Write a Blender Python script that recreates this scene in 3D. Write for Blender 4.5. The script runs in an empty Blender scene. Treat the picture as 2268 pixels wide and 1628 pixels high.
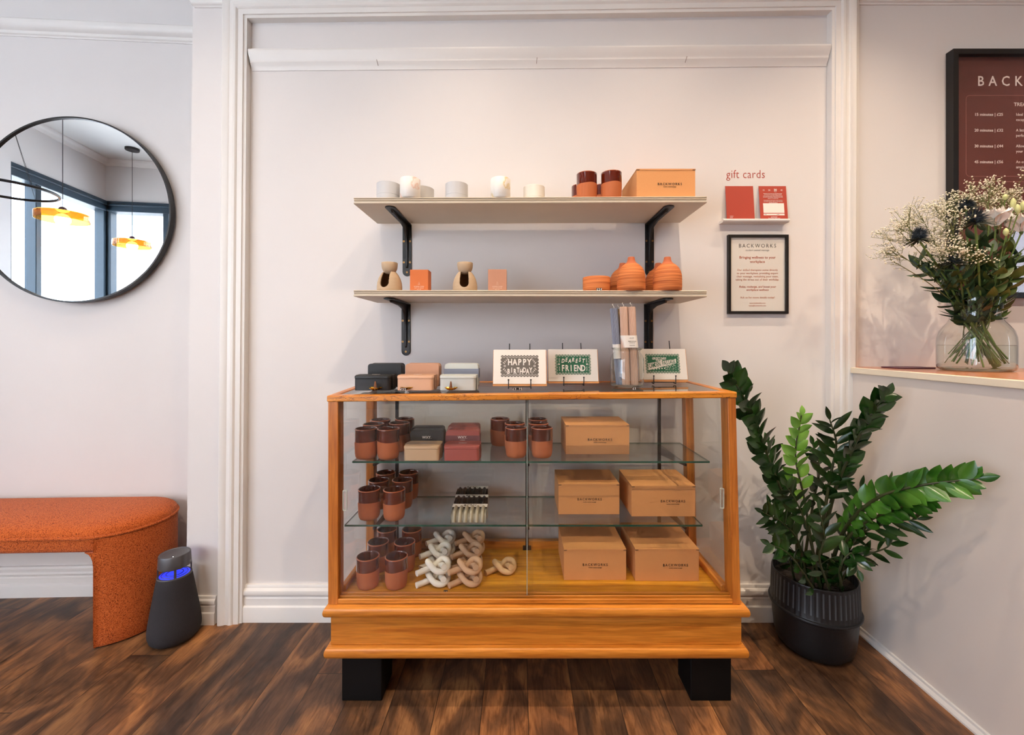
import bpy, math, random
from math import sin, cos, pi, tan, atan2, sqrt, radians
from mathutils import Vector, Matrix, Euler

random.seed(7)
C = bpy.context.scene.collection
F = 957.0      # focal length of the photograph in its own pixels
H = 1.112      # lens height above the floor (m)
U0, V0 = 1150.0, 757.0
WY = 1.736     # depth of the main wall

def PX(u, d): return (u - U0) * d / F
def PZ(v, d): return H - (v - V0) * d / F
def P(u, v, d): return Vector((PX(u, d), d, PZ(v, d)))

# ---------------------------------------------------------------- mesh builder
class MB:
    def __init__(s): s.v, s.f, s.m = [], [], []
    def add(s, vs, fs, mi=0):
        o = len(s.v); s.v += [tuple(v) for v in vs]
        s.f += [tuple(i + o for i in f) for f in fs]; s.m += [mi] * len(fs)
        return s
    def box(s, x0, x1, y0, y1, z0, z1, mi=0):
        return s.hexa([(x0,y0,z0),(x1,y0,z0),(x1,y1,z0),(x0,y1,z0),(x0,y0,z1),(x1,y0,z1),(x1,y1,z1),(x0,y1,z1)], mi)
    def hexa(s, p, mi=0):
        return s.add(p, [(0,3,2,1),(4,5,6,7),(0,1,5,4),(1,2,6,5),(2,3,7,6),(3,0,4,7)], mi)
    def prism(s, poly, z0, z1, mi=0):
        n = len(poly)
        vs = [(x,y,z0) for x,y in poly] + [(x,y,z1) for x,y in poly]
        fs = [tuple(range(n-1,-1,-1)), tuple(range(n,2*n))] + [(i,(i+1)%n,n+(i+1)%n,n+i) for i in range(n)]
        return s.add(vs, fs, mi)
    def prismY(s, poly, y0, y1, mi=0):   # polygon in x,z extruded along y
        n = len(poly)
        vs = [(x,y0,z) for x,z in poly] + [(x,y1,z) for x,z in poly]
        fs = [tuple(range(n)), tuple(range(2*n-1,n-1,-1))] + [((i+1)%n,i,n+i,n+(i+1)%n) for i in range(n)]
        return s.add(vs, fs, mi)
    def rings(s, rs, closed_ring=True, cap0=True, cap1=True, mi=0, loop=False):
        n = len(rs[0]); vs = [p for r in rs for p in r]; fs = []
        k = len(rs)
        for j in range(k if loop else k-1):
            a, b = j*n, ((j+1)%k)*n
            for i in range(n if closed_ring else n-1):
                i2 = (i+1)%n
                fs.append((a+i, a+i2, b+i2, b+i))
        if not loop:
            if cap0: fs.append(tuple(range(n-1,-1,-1)))
            if cap1: fs.append(tuple(range((k-1)*n, k*n)))
        return s.add(vs, fs, mi)
    def lathe(s, prof, seg=32, c=(0,0,0), mi=0, cap0=True, cap1=True, sx=1, sy=1):
        rs = []
        for r, z in prof:
            rs.append([(c[0]+r*sx*cos(2*pi*i/seg), c[1]+r*sy*sin(2*pi*i/seg), c[2]+z) for i in range(seg)])
        return s.rings(rs, True, cap0, cap1, mi)
    def tube(s, pts, rad, seg=8, mi=0, cap=True, closed=False, flute=0, fdepth=0):
        pts = [Vector(p) for p in pts]; n = len(pts)
        if not hasattr(rad, '__len__'): rad = [rad]*n
        rs = []; up = None
        for i in range(n):
            if closed: t = pts[(i+1)%n]-pts[i-1]
            else: t = pts[min(i+1,n-1)]-pts[max(i-1,0)]
            t = t.normalized()
            if up is None:
                up = Vector((0,0,1)) if abs(t.z) < .9 else Vector((1,0,0))
            a = t.cross(up)
            if a.length < 1e-6: a = t.orthogonal()
            a.normalize(); b = a.cross(t).normalized(); up = b
            ring = []
            for k in range(seg):
                th = 2*pi*k/seg
                rr = rad[i]
                if flute: rr *= 1 - fdepth*(.5-.5*cos(th*flute))
                ring.append(pts[i] + a*rr*cos(th) - b*rr*sin(th))
            rs.append(ring)
        return s.rings(rs, True, cap and not closed, cap and not closed, mi, loop=closed)
    def ball(s, c, r, mi=0, nu=6, nv=4, sz=1):
        rs = []
        for j in range(1, nv):
            ph = pi*j/nv
            rs.append([(c[0]+r*sin(ph)*cos(2*pi*i/nu), c[1]+r*sin(ph)*sin(2*pi*i/nu), c[2]-r*sz*cos(ph)) for i in range(nu)])
        o = len(s.v)
        s.rings(rs, True, False, False, mi)
        b = len(s.v); s.v += [(c[0],c[1],c[2]-r*sz),(c[0],c[1],c[2]+r*sz)]
        for i in range(nu):
            s.f.append((b, o+(i+1)%nu, o+i)); s.m.append(mi)
            q = o+(nv-2)*nu
            s.f.append((b+1, q+i, q+(i+1)%nu)); s.m.append(mi)
        return s
    def sweep(s, prof, frames, mi=0, closed_prof=True, cap=True):
        rs = []
        for o, ax, ay in frames:
            o, ax, ay = Vector(o), Vector(ax), Vector(ay)
            rs.append([o + ax*a + ay*b for a, b in prof])
        return s.rings(rs, closed_prof, cap, cap, mi)
    def build(s, name, mats, parent=None, smooth=35, bevel=0, bseg=2, loc=None):
        me = bpy.data.meshes.new(name)
        me.from_pydata(s.v, [], s.f)
        if not isinstance(mats, (list, tuple)): mats = [mats]
        for m in mats: me.materials.append(m)
        if any(s.m): me.polygons.foreach_set('material_index', s.m)
        import bmesh
        bm = bmesh.new(); bm.from_mesh(me)
        bmesh.ops.recalc_face_normals(bm, faces=bm.faces); bm.to_mesh(me); bm.free()
        if smooth:
            me.shade_smooth(); me.set_sharp_from_angle(angle=radians(smooth))
        o = bpy.data.objects.new(name, me); C.objects.link(o)
        if parent: o.parent = parent
        if loc: o.location = loc
        if bevel:
            md = o.modifiers.new('bevel', 'BEVEL'); md.width = bevel; md.segments = bseg
            md.limit_method = 'ANGLE'; md.angle_limit = radians(50)
            md.harden_normals = False
        return o

def tag(o, label, cat, group=None, kind=None):
    if label: o['label'] = label
    if cat: o['category'] = cat
    if group: o['group'] = group
    if kind: o['kind'] = kind
    return o
def thing(name, label, cat, loc=(0,0,0), rot=(0,0,0), group=None):
    o = bpy.data.objects.new(name, None); C.objects.link(o)
    o.empty_display_size = .05
    o.location = loc; o.rotation_euler = rot
    return tag(o, label, cat, group)
def struct(mb, name, mats, **k):
    o = mb.build(name, mats, **k); o['kind'] = 'structure'; return o
def copy_tree(o, parent=None):
    c = o.copy(); C.objects.link(c)
    if parent is not None: c.parent = parent
    for ch in list(o.children): copy_tree(ch, c)
    return c

def arc(cx, cy, r, a0, a1, n):
    return [(cx+r*cos(radians(a0+(a1-a0)*i/n)), cy+r*sin(radians(a0+(a1-a0)*i/n))) for i in range(n+1)]
def rrect(x0, x1, y0, y1, r, n=5):
    return arc(x1-r,y1-r,r,0,90,n)+arc(x0+r,y1-r,r,90,180,n)+arc(x0+r,y0+r,r,180,270,n)+arc(x1-r,y0+r,r,270,360,n)
def catmull(pts, per=8):
    pts = [Vector(p) for p in pts]; out = []
    q = [2*pts[0]-pts[1]] + pts + [2*pts[-1]-pts[-2]]
    for i in range(1, len(q)-2):
        p0,p1,p2,p3 = q[i-1:i+3]
        for k in range(per):
            t = k/per
            out.append(.5*((2*p1)+(p2-p0)*t+(2*p0-5*p1+4*p2-p3)*t*t+(3*p1-p0-3*p2+p3)*t**3))
    out.append(pts[-1]); return out

# ---------------------------------------------------------------- text
_tc = {}
def text_mesh(s, size, spacing=1.0, align='CENTER', bold=0.0, depth=.0002, sx=1.0, shear=0.0):
    key = (s, size, spacing, align, bold, sx, shear)
    if key in _tc: return _tc[key]
    cu = bpy.data.curves.new('t', 'FONT'); cu.body = s; cu.size = size
    cu.space_character = spacing; cu.align_x = align; cu.offset = bold*size; cu.extrude = depth
    cu.resolution_u = 2; cu.shear = shear
    ob = bpy.data.objects.new('t', cu); C.objects.link(ob)
    dg = bpy.context.evaluated_depsgraph_get()
    me = bpy.data.meshes.new_from_object(ob.evaluated_get(dg))
    bpy.data.objects.remove(ob); bpy.data.curves.remove(cu)
    me.transform(Matrix.Diagonal((sx,1,1,1)))
    me.transform(Matrix.Rotation(pi/2, 4, 'X'))   # faces -Y, reads left to right along +X
    _tc[key] = me
    return me
def merge_text(items, mat, name, parent):
    """items: (string, size, x, y, z, kwargs) -> one mesh in parent's space"""
    mb = MB()
    for s, size, x, y, z, kw in items:
        kw = dict(kw); roll = kw.pop('roll', 0)
        me = text_mesh(s, size, **kw)
        M = Matrix.Translation((x,y,z)) @ Matrix.Rotation(roll, 4, 'Y')
        mb.add([M @ v.co for v in me.vertices], [tuple(p.vertices) for p in me.polygons])
    return mb.build(name, mat, parent, smooth=0)

# ---------------------------------------------------------------- materials
def lin(c):
    return tuple(((x/255)/12.92 if x/255 <= .04045 else (((x/255)+.055)/1.055)**2.4) for x in c)
def nm(name):
    m = bpy.data.materials.new(name); m.use_nodes = True
    nt = m.node_tree; b = nt.nodes['Principled BSDF']
    return m, nt, b
def N(nt, t, **k):
    n = nt.nodes.new(t)
    for a, b in k.items(): setattr(n, a, b)
    return n
def obj_coord(nt, scale=(1,1,1), rot=(0,0,0), loc=(0,0,0), which='Object'):
    tc = N(nt, 'ShaderNodeTexCoord'); mp = N(nt, 'ShaderNodeMapping')
    mp.inputs['Scale'].default_value = scale; mp.inputs['Rotation'].default_value = rot; mp.inputs['Location'].default_value = loc
    nt.links.new(tc.outputs[which], mp.inputs['Vector']); return mp.outputs['Vector']
def ramp(nt, fac, stops):
    r = N(nt, 'ShaderNodeValToRGB'); e = r.color_ramp.elements
    while len(e) < len(stops): e.new(.5)
    for el, (p, c) in zip(e, stops): el.position = p; el.color = (*c, 1)
    nt.links.new(fac, r.inputs[0]); return r.outputs[0]
def bump(nt, b, fac, strength, dist):
    bp = N(nt, 'ShaderNodeBump'); bp.inputs['Strength'].default_value = strength; bp.inputs['Distance'].default_value = dist
    nt.links.new(fac, bp.inputs['Height']); nt.links.new(bp.outputs[0], b.inputs['Normal']); return bp
def mat(name, rgb, rough=.5, metal=0, spec=.5, noise=None, bumpn=None, coat=0, sheen=0, var=.06):
    m, nt, b = nm(name); col = lin(rgb)
    b.inputs['Roughness'].default_value = rough; b.inputs['Metallic'].default_value = metal
    b.inputs['Specular IOR Level'].default_value = spec
    b.inputs['Coat Weight'].default_value = coat
    b.inputs['Sheen Weight'].default_value = sheen
    v = obj_coord(nt)
    n = N(nt, 'ShaderNodeTexNoise'); n.inputs['Scale'].default_value = noise or 12; n.inputs['Detail'].default_value = 4
    nt.links.new(v, n.inputs['Vector'])
    c = ramp(nt, n.outputs[0], [(.3, tuple(x*(1-var) for x in col)), (.7, tuple(min(1, x*(1+var)) for x in col))])
    nt.links.new(c, b.inputs['Base Color'])
    if bumpn:
        sc, st, ds = bumpn
        n2 = N(nt, 'ShaderNodeTexNoise'); n2.inputs['Scale'].default_value = sc; n2.inputs['Detail'].default_value = 3
        nt.links.new(v, n2.inputs['Vector']); bump(nt, b, n2.outputs[0], st, ds)
    return m
def wood(name, c1, c2, c3, axis='X', rough=.35, sc=1.0, cracks=0.0, coat=.15):
    m, nt, b = nm(name)
    st = {'X': (2.2,38,38), 'Y': (38,2.2,38), 'Z': (38,38,2.2)}[axis]
    v = obj_coord(nt, tuple(x*sc for x in st))
    n = N(nt, 'ShaderNodeTexNoise'); n.inputs['Scale'].default_value = 1; n.inputs['Detail'].default_value = 6; n.inputs['Distortion'].default_value = .6
    nt.links.new(v, n.inputs['Vector'])
    c = ramp(nt, n.outputs[0], [(.3, lin(c3)), (.5, lin(c1)), (.68, lin(c2))])
    v2 = obj_coord(nt, tuple(x*sc*5 for x in st))
    n2 = N(nt, 'ShaderNodeTexNoise'); n2.inputs['Scale'].default_value = 1; n2.inputs['Detail'].default_value = 3
    nt.links.new(v2, n2.inputs['Vector'])
    mx = N(nt, 'ShaderNodeMixRGB', blend_type='MULTIPLY'); mx.inputs[0].default_value = .55
    g = ramp(nt, n2.outputs[0], [(.35, (.62,.55,.48)), (.6, (1,1,1))])
    nt.links.new(c, mx.inputs[1]); nt.links.new(g, mx.inputs[2]); out = mx.outputs[0]
    if cracks:
        v3 = obj_coord(nt, (16,70,70), rot=(0,.35,0))
        n3 = N(nt, 'ShaderNodeTexNoise'); n3.inputs['Scale'].default_value = 1; n3.inputs['Detail'].default_value = 5; n3.inputs['Distortion'].default_value = 1.5
        nt.links.new(v3, n3.inputs['Vector'])
        k = ramp(nt, n3.outputs[0], [(.480, (1,1,1)), (.490, (.10,.04,.02)), (.500, (.10,.04,.02)), (.510, (1,1,1))])
        k.node.color_ramp.interpolation = 'LINEAR'
        v4 = obj_coord(nt, (6,6,6)); n4 = N(nt, 'ShaderNodeTexNoise'); n4.inputs['Scale'].default_value = 1
        nt.links.new(v4, n4.inputs['Vector'])
        mk = ramp(nt, n4.outputs[0], [(.4,(0,0,0)),(.55,(1,1,1))])
        mm = N(nt, 'ShaderNodeMath', operation='MULTIPLY'); nt.links.new(mk, mm.inputs[0]); mm.inputs[1].default_value = cracks
        m2 = N(nt, 'ShaderNodeMixRGB', blend_type='MULTIPLY'); nt.links.new(mm.outputs[0], m2.inputs[0])
        nt.links.new(out, m2.inputs[1]); nt.links.new(k, m2.inputs[2]); out = m2.outputs[0]
    nt.links.new(out, b.inputs['Base Color'])
    b.inputs['Roughness'].default_value = rough; b.inputs['Coat Weight'].default_value = coat; b.inputs['Coat Roughness'].default_value = .25
    bump(nt, b, n2.outputs[0], .15, .002)
    return m
def thin_glass(name, tint=(1,1,1), ior=1.45, boost=1.0, rough=0.0):
    m = bpy.data.materials.new(name); m.use_nodes = True; nt = m.node_tree; nt.nodes.clear()
    out = N(nt, 'ShaderNodeOutputMaterial'); t = N(nt, 'ShaderNodeBsdfTransparent'); g = N(nt, 'ShaderNodeBsdfGlossy')
    t.inputs[0].default_value = (*tint, 1); g.inputs['Roughness'].default_value = rough
    lw = N(nt, 'ShaderNodeLayerWeight'); lw.inputs[0].default_value = .5
    pw = N(nt, 'ShaderNodeMath', operation='POWER'); pw.inputs[1].default_value = 5
    nt.links.new(lw.outputs['Facing'], pw.inputs[0])
    mu = N(nt, 'ShaderNodeMath', operation='MULTIPLY_ADD', use_clamp=True)
    mu.inputs[1].default_value = .96*boost; mu.inputs[2].default_value = .04*boost
    nt.links.new(pw.outputs[0], mu.inputs[0])
    mx = N(nt, 'ShaderNodeMixShader'); nt.links.new(mu.outputs[0], mx.inputs[0])
    nt.links.new(t.outputs[0], mx.inputs[1]); nt.links.new(g.outputs[0], mx.inputs[2]); nt.links.new(mx.outputs[0], out.inputs[0])
    return m
def emis(name, rgb, strength):
    m, nt, b = nm(name)
    b.inputs['Base Color'].default_value = (*rgb, 1)
    b.inputs['Emission Color'].default_value = (*rgb, 1); b.inputs['Emission Strength'].default_value = strength
    return m

WALL = mat('wall_paint', (229,224,222), rough=.55, noise=3, var=.012, bumpn=(180,.08,.001))
TRIM = mat('trim_paint', (236,232,228), rough=.35, noise=6, var=.012, bumpn=(60,.05,.001))
CEIL = mat('ceiling_paint', (238,236,232), rough=.7, var=.01)
SHELF = mat('taupe_shelf_paint', (212,198,178), rough=.4, var=.02)
BLACK = mat('black_iron', (26,25,26), rough=.42, spec=.5, bumpn=(90,.2,.001))
BRASS = mat('brass', (210,160,60), rough=.22, metal=1, bumpn=(70,.15,.001))
SCREW = mat('screw_brass', (190,140,80), rough=.35, metal=1)
PINE = wood('honey_pine', (214,134,46), (226,148,60), (190,108,32), 'X')
PINEZ = wood('honey_pine_upright', (204,122,46), (218,138,58), (176,96,32), 'Z')
PINEY = wood('honey_pine_side', (210,128,44), (224,146,58), (184,102,30), 'Y')
PINETOP = wood('crackled_honey_pine', (226,142,44), (238,158,56), (194,106,28), 'X', cracks=.95)
DECK = wood('deck_veneer', (222,152,36), (234,168,50), (200,128,26), 'X', rough=.4)
GLASS = thin_glass('clear_glass', (.99,.995,.992), boost=1.35)
GLASST = thin_glass('shelf_glass', (.955,.985,.972), boost=1.3)
GEDGE = mat('green_glass_edge', (24,84,68), rough=.15, spec=.7)
JARG = thin_glass('jar_glass', (.94,.965,.955), boost=2.4)
KRAFT = mat('kraft_card', (223,156,97), rough=.75, noise=300, var=.03)
INK = mat('black_ink', (30,24,22), rough=.6)
WHITE = mat('white_card', (238,232,224), rough=.6, var=.01)
WHITEINK = mat('white_ink', (245,236,230), rough=.6, var=.01)
# ================================================================ the room
# ---- floor
def floor_material():
    m, nt, b = nm('plank_floor')
    L = nt.links.new
    tc = N(nt, 'ShaderNodeTexCoord'); sp = N(nt, 'ShaderNodeSeparateXYZ'); L(tc.outputs['Object'], sp.inputs[0])
    def math(op, a, bb=None, c=None):
        n = N(nt, 'ShaderNodeMath', operation=op)
        for i, x in enumerate((a, bb, c)):
            if x is None: continue
            if isinstance(x, (int, float)): n.inputs[i].default_value = x
            else: L(x, n.inputs[i])
        return n.outputs[0]
    px = math('DIVIDE', math('SUBTRACT', sp.outputs[0], .027), .1405)
    idx = math('FLOOR', px); fx = math('FRACT', px)
    w1 = N(nt, 'ShaderNodeTexWhiteNoise', noise_dimensions='1D'); L(idx, w1.inputs['W'])
    py = math('ADD', math('DIVIDE', sp.outputs[1], 1.25), math('MULTIPLY', w1.outputs[0], 7.0))
    idy = math('FLOOR', py); fy = math('FRACT', py)
    cb = N(nt, 'ShaderNodeCombineXYZ'); L(idx, cb.inputs[0]); L(idy, cb.inputs[1])
    wn = N(nt, 'ShaderNodeTexWhiteNoise', noise_dimensions='3D'); L(cb.outputs[0], wn.inputs[0])
    # grain, shifted per plank
    off = N(nt, 'ShaderNodeVectorMath', operation='SCALE'); L(wn.outputs['Color'], off.inputs[0]); off.inputs['Scale'].default_value = 9
    ad = N(nt, 'ShaderNodeVectorMath', operation='ADD'); L(tc.outputs['Object'], ad.inputs[0]); L(off.outputs[0], ad.inputs[1])
    def noise(scale, det, dist):
        mp = N(nt, 'ShaderNodeMapping'); mp.inputs['Scale'].default_value = scale; L(ad.outputs[0], mp.inputs[0])
        n = N(nt, 'ShaderNodeTexNoise'); n.inputs['Scale'].default_value = 1; n.inputs['Detail'].default_value = det; n.inputs['Distortion'].default_value = dist
        L(mp.outputs[0], n.inputs['Vector']); return n.outputs[0]
    big = noise((6.5, 3.0, 1), 5, 1.8)
    fine = noise((48, 7, 1), 6, 2.2)
    hair = noise((260, 20, 1), 3, .5)
    base = ramp(nt, big, [(.33, lin((74,54,42))), (.46, lin((106,76,54))), (.56, lin((138,97,64))), (.70, lin((172,124,80)))])
    g = ramp(nt, fine, [(.36, (.42,.36,.33)), (.55, (1,1,1)), (.7, (1.12,1.06,1.0))])
    mx = N(nt, 'ShaderNodeMixRGB', blend_type='MULTIPLY'); mx.inputs[0].default_value = .65; L(base, mx.inputs[1]); L(g, mx.inputs[2])
    h = ramp(nt, hair, [(.38, (.7,.66,.62)), (.5, (1,1,1))])
    m2 = N(nt, 'ShaderNodeMixRGB', blend_type='MULTIPLY'); m2.inputs[0].default_value = .5; L(mx.outputs[0], m2.inputs[1]); L(h, m2.inputs[2])
    tone = ramp(nt, wn.outputs['Value'], [(0, (.52,.51,.53)), (.3, (.76,.75,.75)), (.6, (.98,.94,.90)), (.8, (1.02,.88,.78)), (1, (1.25,1.16,1.04))])
    m3 = N(nt, 'ShaderNodeMixRGB', blend_type='MULTIPLY'); m3.inputs[0].default_value = 1; L(m2.outputs[0], m3.inputs[1]); L(tone, m3.inputs[2])
    # seams
    ex = math('MINIMUM', fx, math('SUBTRACT', 1.0, fx)); ey = math('MINIMUM', fy, math('SUBTRACT', 1.0, fy))
    sx = math('LESS_THAN', ex, .009); sy = math('LESS_THAN', ey, .0012)
    seam = math('MAXIMUM', sx, sy)
    m4 = N(nt, 'ShaderNodeMixRGB', blend_type='MIX'); L(math('MULTIPLY', seam, .8), m4.inputs[0]); L(m3.outputs[0], m4.inputs[1]); m4.inputs[2].default_value = (*lin((34,26,22)), 1)
    L(m4.outputs[0], b.inputs['Base Color'])
    rr = N(nt, 'ShaderNodeMapRange'); L(fine, rr.inputs[0]); rr.inputs[3].default_value = .34; rr.inputs[4].default_value = .5; L(rr.outputs[0], b.inputs['Roughness'])
    hh = math('SUBTRACT', math('MULTIPLY', fine, .35), seam)
    bump(nt, b, hh, .35, .0015)
    b.inputs['Specular IOR Level'].default_value = .45
    return m
RX0, RX1, RY0 = -3.94, 6.2, -1.25
mb = MB(); mb.box(RX0-.1, RX1+.1, RY0-.1, 2.05, -.05, 0)
struct(mb, 'floor', floor_material(), smooth=0)
mb = MB(); mb.box(RX0-.1, RX1+.1, RY0-.1, 2.05, 3.05, 3.15)
struct(mb, 'ceiling', CEIL, smooth=0)
# ---- back wall: recessed panel wall and the stretch behind the counter
mb = MB(); mb.box(-1.25, RX1+.1, WY, WY+.15, 0, 3.05)
struct(mb, 'wall_back', WALL, smooth=0)
# alcove wall on the left, set back and turned two degrees towards the room
ANG = radians(2.0)
def AW(x, off=0):     # point on the alcove wall (x, y), off = distance out of the wall
    return (x + off*sin(ANG), 1.930 + (x + 1.443)*tan(ANG) - off*cos(ANG))
a0, a1 = AW(RX0-.1), AW(-1.2)
mb = MB(); mb.prism([a0, a1, (a1[0], 2.08), (a0[0], 2.08)], 0, 3.05)
struct(mb, 'wall_alcove', WALL, smooth=0)
# pier between alcove and recess (its arris leans a little, like the photo's)
d = 1.712
mb = MB()
xt, xb = PX(433, d)+.002, -1.3205
mb.hexa([(xb,d,0),(-1.16,d,0),(-1.16,2.0,0),(xb,2.0,0),(xt-.006,d,3.05),(-1.13,d,3.05),(-1.13,2.0,3.05),(xt-.006,2.0,3.05)])
struct(mb, 'wall_pier', WALL, smooth=0)
# cap moulding near the top of the pier
capz = PZ(18, d)
cp = [(0,0),(.004,0),(.008,.006),(.012,.008),(.012,.014),(.022,.03),(.024,.036),(.024,.048),(.03,.052),(.03,.07),(0,.07)]
mb = MB()
mb.sweep(cp, [((PX(500,d)+.002,d,capz),(0,-1,0),(0,0,1)), ((xt,d,capz),(-1,-1,0),(0,0,1)), ((xt,1.98,capz),(-1,0,0),(0,0,1))])
struct(mb, 'trim_1', TRIM, smooth=30)
# baseboards
def skirt_profile(h, t):
    # (out from the wall, height): bottom block, ogee, bead
    return [(0,0),(t,0),(t,.05*h/.14),(t*.93,.058*h/.14),(t*.72,.063*h/.14),(t*.72,.090*h/.14),(t*.60,.094*h/.14),(t*.60,.098*h/.14),
            (t*.84,.104*h/.14),(t*.92,.112*h/.14),(t*.84,.121*h/.14),(t*.62,.127*h/.14),(t*.5,.129*h/.14),(t*.5,.133*h/.14),(t*.38,.14*h/.14),(0,.14*h/.14)]
mb = MB(); sp_ = skirt_profile(.1415, .026)
mb.sweep(sp_, [((PX(546,WY),WY,0),(0,-1,0),(0,0,1)), ((1.300,WY,0),(0,-1,0),(0,0,1))])
struct(mb, 'baseboard_back', TRIM, smooth=28)
mb = MB(); p0, p1 = AW(-3.9), AW(-1.325)
nn = (sin(ANG), -cos(ANG), 0)
mb.sweep(skirt_profile(.125, .03), [((*p0,0),nn,(0,0,1)), ((*p1,0),nn,(0,0,1))])
struct(mb, 'baseboard_alcove', TRIM, smooth=28)
mb = MB()
mb.sweep(skirt_profile(.108, .018), [((xb-.0,d,0),(0,-1,0),(0,0,1)), ((PX(481,d),d,0),(0,-1,0),(0,0,1))])
struct(mb, 'baseboard_pier', TRIM, smooth=28)
# picture rail on the alcove wall (rises to the left)
rail = [(0,0),(.004,0),(.004,.006),(.010,.010),(.012,.016),(.012,.021),(.022,.026),(.030,.036),(.034,.048),(.034,.058),(.028,.066),(.016,.070),(0,.070)]
mb = MB(); q0, q1 = AW(-3.9), AW(-1.29)
mb.sweep(rail, [((*q0,2.492),nn,(0,0,1)), ((*q1,2.436),nn,(0,0,1))])
struct(mb, 'trim_2', TRIM, smooth=28)
# ---- architrave around the recessed panel: sweep a stepped profile round the opening with mitred corners
# profile: (outwards from the opening edge, forwards from the main wall)
arch = [(0,0),(0,.029),(.010,.031),(.011,.036),(.030,.037),(.032,.040),(.036,.043),(.044,.044),(.052,.041),(.060,.040),(.066,.044),(.078,.047),(.084,.047),(.088,.044),(.088,0)]
dA = WY-.029
TL, TR = (PX(547,dA), PZ(40,dA)), (PX(1843,dA), PZ(22,dA))
BLx, BRx = PX(535.5,dA), PX(1838,dA)
# the wall runs slightly out of plumb: in the recess the same edge appears a little further in
fr = [((BLx,WY,-.0),(-1,0,0),(0,-1,0)), ((TL[0],WY,TL[1]),(-1,0,1),(0,-1,0)), ((TR[0],WY,TR[1]),(1,0,1),(0,-1,0)), ((BRx,WY,-.0),(1,0,0),(0,-1,0))]
mb = MB(); mb.sweep(arch, fr)
struct(mb, 'trim_3', TRIM, smooth=25)
# plain strip and quadrant between architrave and the wall over the counter
mb = MB()
x0 = BRx+.088
mb.sweep([(0,0),(0,.030),(.014,.030),(.018,.026),(.026,.024),(.026,0)], [((x0-.001,WY,0),(1,0,0),(0,-1,0)), ((TR[0]+.087,WY,3.05),(1,0,0),(0,-1,0))])
struct(mb, 'trim_4', TRIM, smooth=25)
# wall above the recess stands forward
mb = MB(); mb.box(-1.14, 1.34, WY-.030, WY, 2.53, 3.05)
struct(mb, 'wall_header', WALL, smooth=0)
# picture rail inside the recess (sags to the left)
zl, zr = PZ(158, WY), PZ(147.5, WY)
rl = [(0,0),(.003,0),(.005,.008),(.012,.018),(.017,.026),(.017,.031),(.019,.035),(.024,.045),(.029,.055),(.031,.064),(.029,.071),(.022,.076),(0,.078)]
mb = MB()
mb.sweep(rl, [((TL[0]+.004,WY,zl),(0,-1,0),(0,0,1)), ((TR[0]-.004,WY,zr),(0,-1,0),(0,0,1))])
struct(mb, 'trim_5', TRIM, smooth=28)
# shadow moulding at the very top right
mb = MB(); mb.sweep(rail, [((1.36,WY,PZ(3,WY-.02)),(0,-1,0),(0,0,1)), ((RX1,WY,PZ(3,WY-.02)),(0,-1,0),(0,0,1))])
struct(mb, 'trim_6', TRIM, smooth=28)
# ---- end walls and the glazed shopfront behind the viewer
mb = MB(); mb.box(RX1, RX1+.1, RY0-.1, WY+.15, 0, 3.05)
struct(mb, 'wall_right', WALL, smooth=0)
FRAME = mat('blue_black_window_paint', (44,62,76), rough=.4)
WGL = thin_glass('window_glass', (.97,.98,.98))
ZS, ZH = .55, 2.52
def wallpieces(name, pieces, material=WALL):
    mb = MB()
    for p in pieces: mb.box(*p)
    return struct(mb, name, material, smooth=0)
# left side wall: window from y=-1.25 to -.165, solid beyond
wallpieces('wall_left', [(RX0-.12,RX0,-.165,2.05,0,3.05), (RX0-.12,RX0,RY0-.12,-.165,0,ZS-.05), (RX0-.12,RX0,RY0-.12,-.165,ZH+.09,3.05)])
wallpieces('wall_left_pier', [(RX0,RX0+.06,-.165,.35,0,3.05)])
FX1 = -.95
wallpieces('wall_front', [(RX0-.12,FX1,RY0-.12,RY0,0,ZS-.05), (RX0-.12,FX1,RY0-.12,RY0,ZH+.09,3.05), (FX1,5.25,RY0-.12,RY0,0,3.05), (5.75,RX1,RY0-.12,RY0,0,3.05),(5.25,5.75,RY0-.12,RY0,2.4,3.05)])
def window(name, axis, a0, a1, c, mull, z0=ZS, z1=ZH, th=.09):
    """axis 'Y': window in a wall of constant x=c running a0..a1 along y; 'X': constant y=c"""
    fr = MB(); gl = MB()
    def bx(m, s0, s1, t0, t1, zz0, zz1):
        if axis == 'X': m.box(s0, s1, c+t0, c+t1, zz0, zz1)
        else: m.box(c+t0, c+t1, s0, s1, zz0, zz1)
    bx(fr, a0, a1, -.10, .02, z0-.05, z0+.03); bx(fr, a0, a1, -.10, .03, z1-.02, z1+.09); bx(fr, a0, a1, -.10, .045, z1+.04, z1+.06)
    for s in [a0+.03, a1-.03]+mull: bx(fr, s-.026, s+.026, -.07, .02, z0, z1)
    bx(gl, a0, a1, -.055, -.049, z0, z1)
    o = struct(fr, name, FRAME, smooth=0, bevel=.004)
    g = gl.build('window_pane', WGL, o, smooth=0)
    return o
window('window_1', 'Y', RY0+.0, -.165, RX0, [-.46])
window('window_2', 'X', RX0, FX1, RY0, [-3.36, -2.3])
window('window_3', 'X', 5.25, 5.75, RY0, [], .1, 2.4)
# coving
cv = [(0,0),(.012,0),(.012,-.012),(.03,-.03),(.05,-.05),(.05,-.062),(0,-.062)]
cvp = [(0,0),(.062,0),(.062,-.012),(.045,-.018),(.022,-.04),(.014,-.06),(0,-.062)]
mb = MB(); mb.sweep(cvp, [((RX0,2.0,3.05),(1,0,0),(0,0,1)), ((RX0,RY0,3.05),(1,1,0),(0,0,1)), ((RX1,RY0,3.05),(-1,1,0),(0,0,1)), ((RX1,WY,3.05),(-1,0,0),(0,0,1))])
struct(mb, 'trim_7', TRIM, smooth=30)
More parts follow.
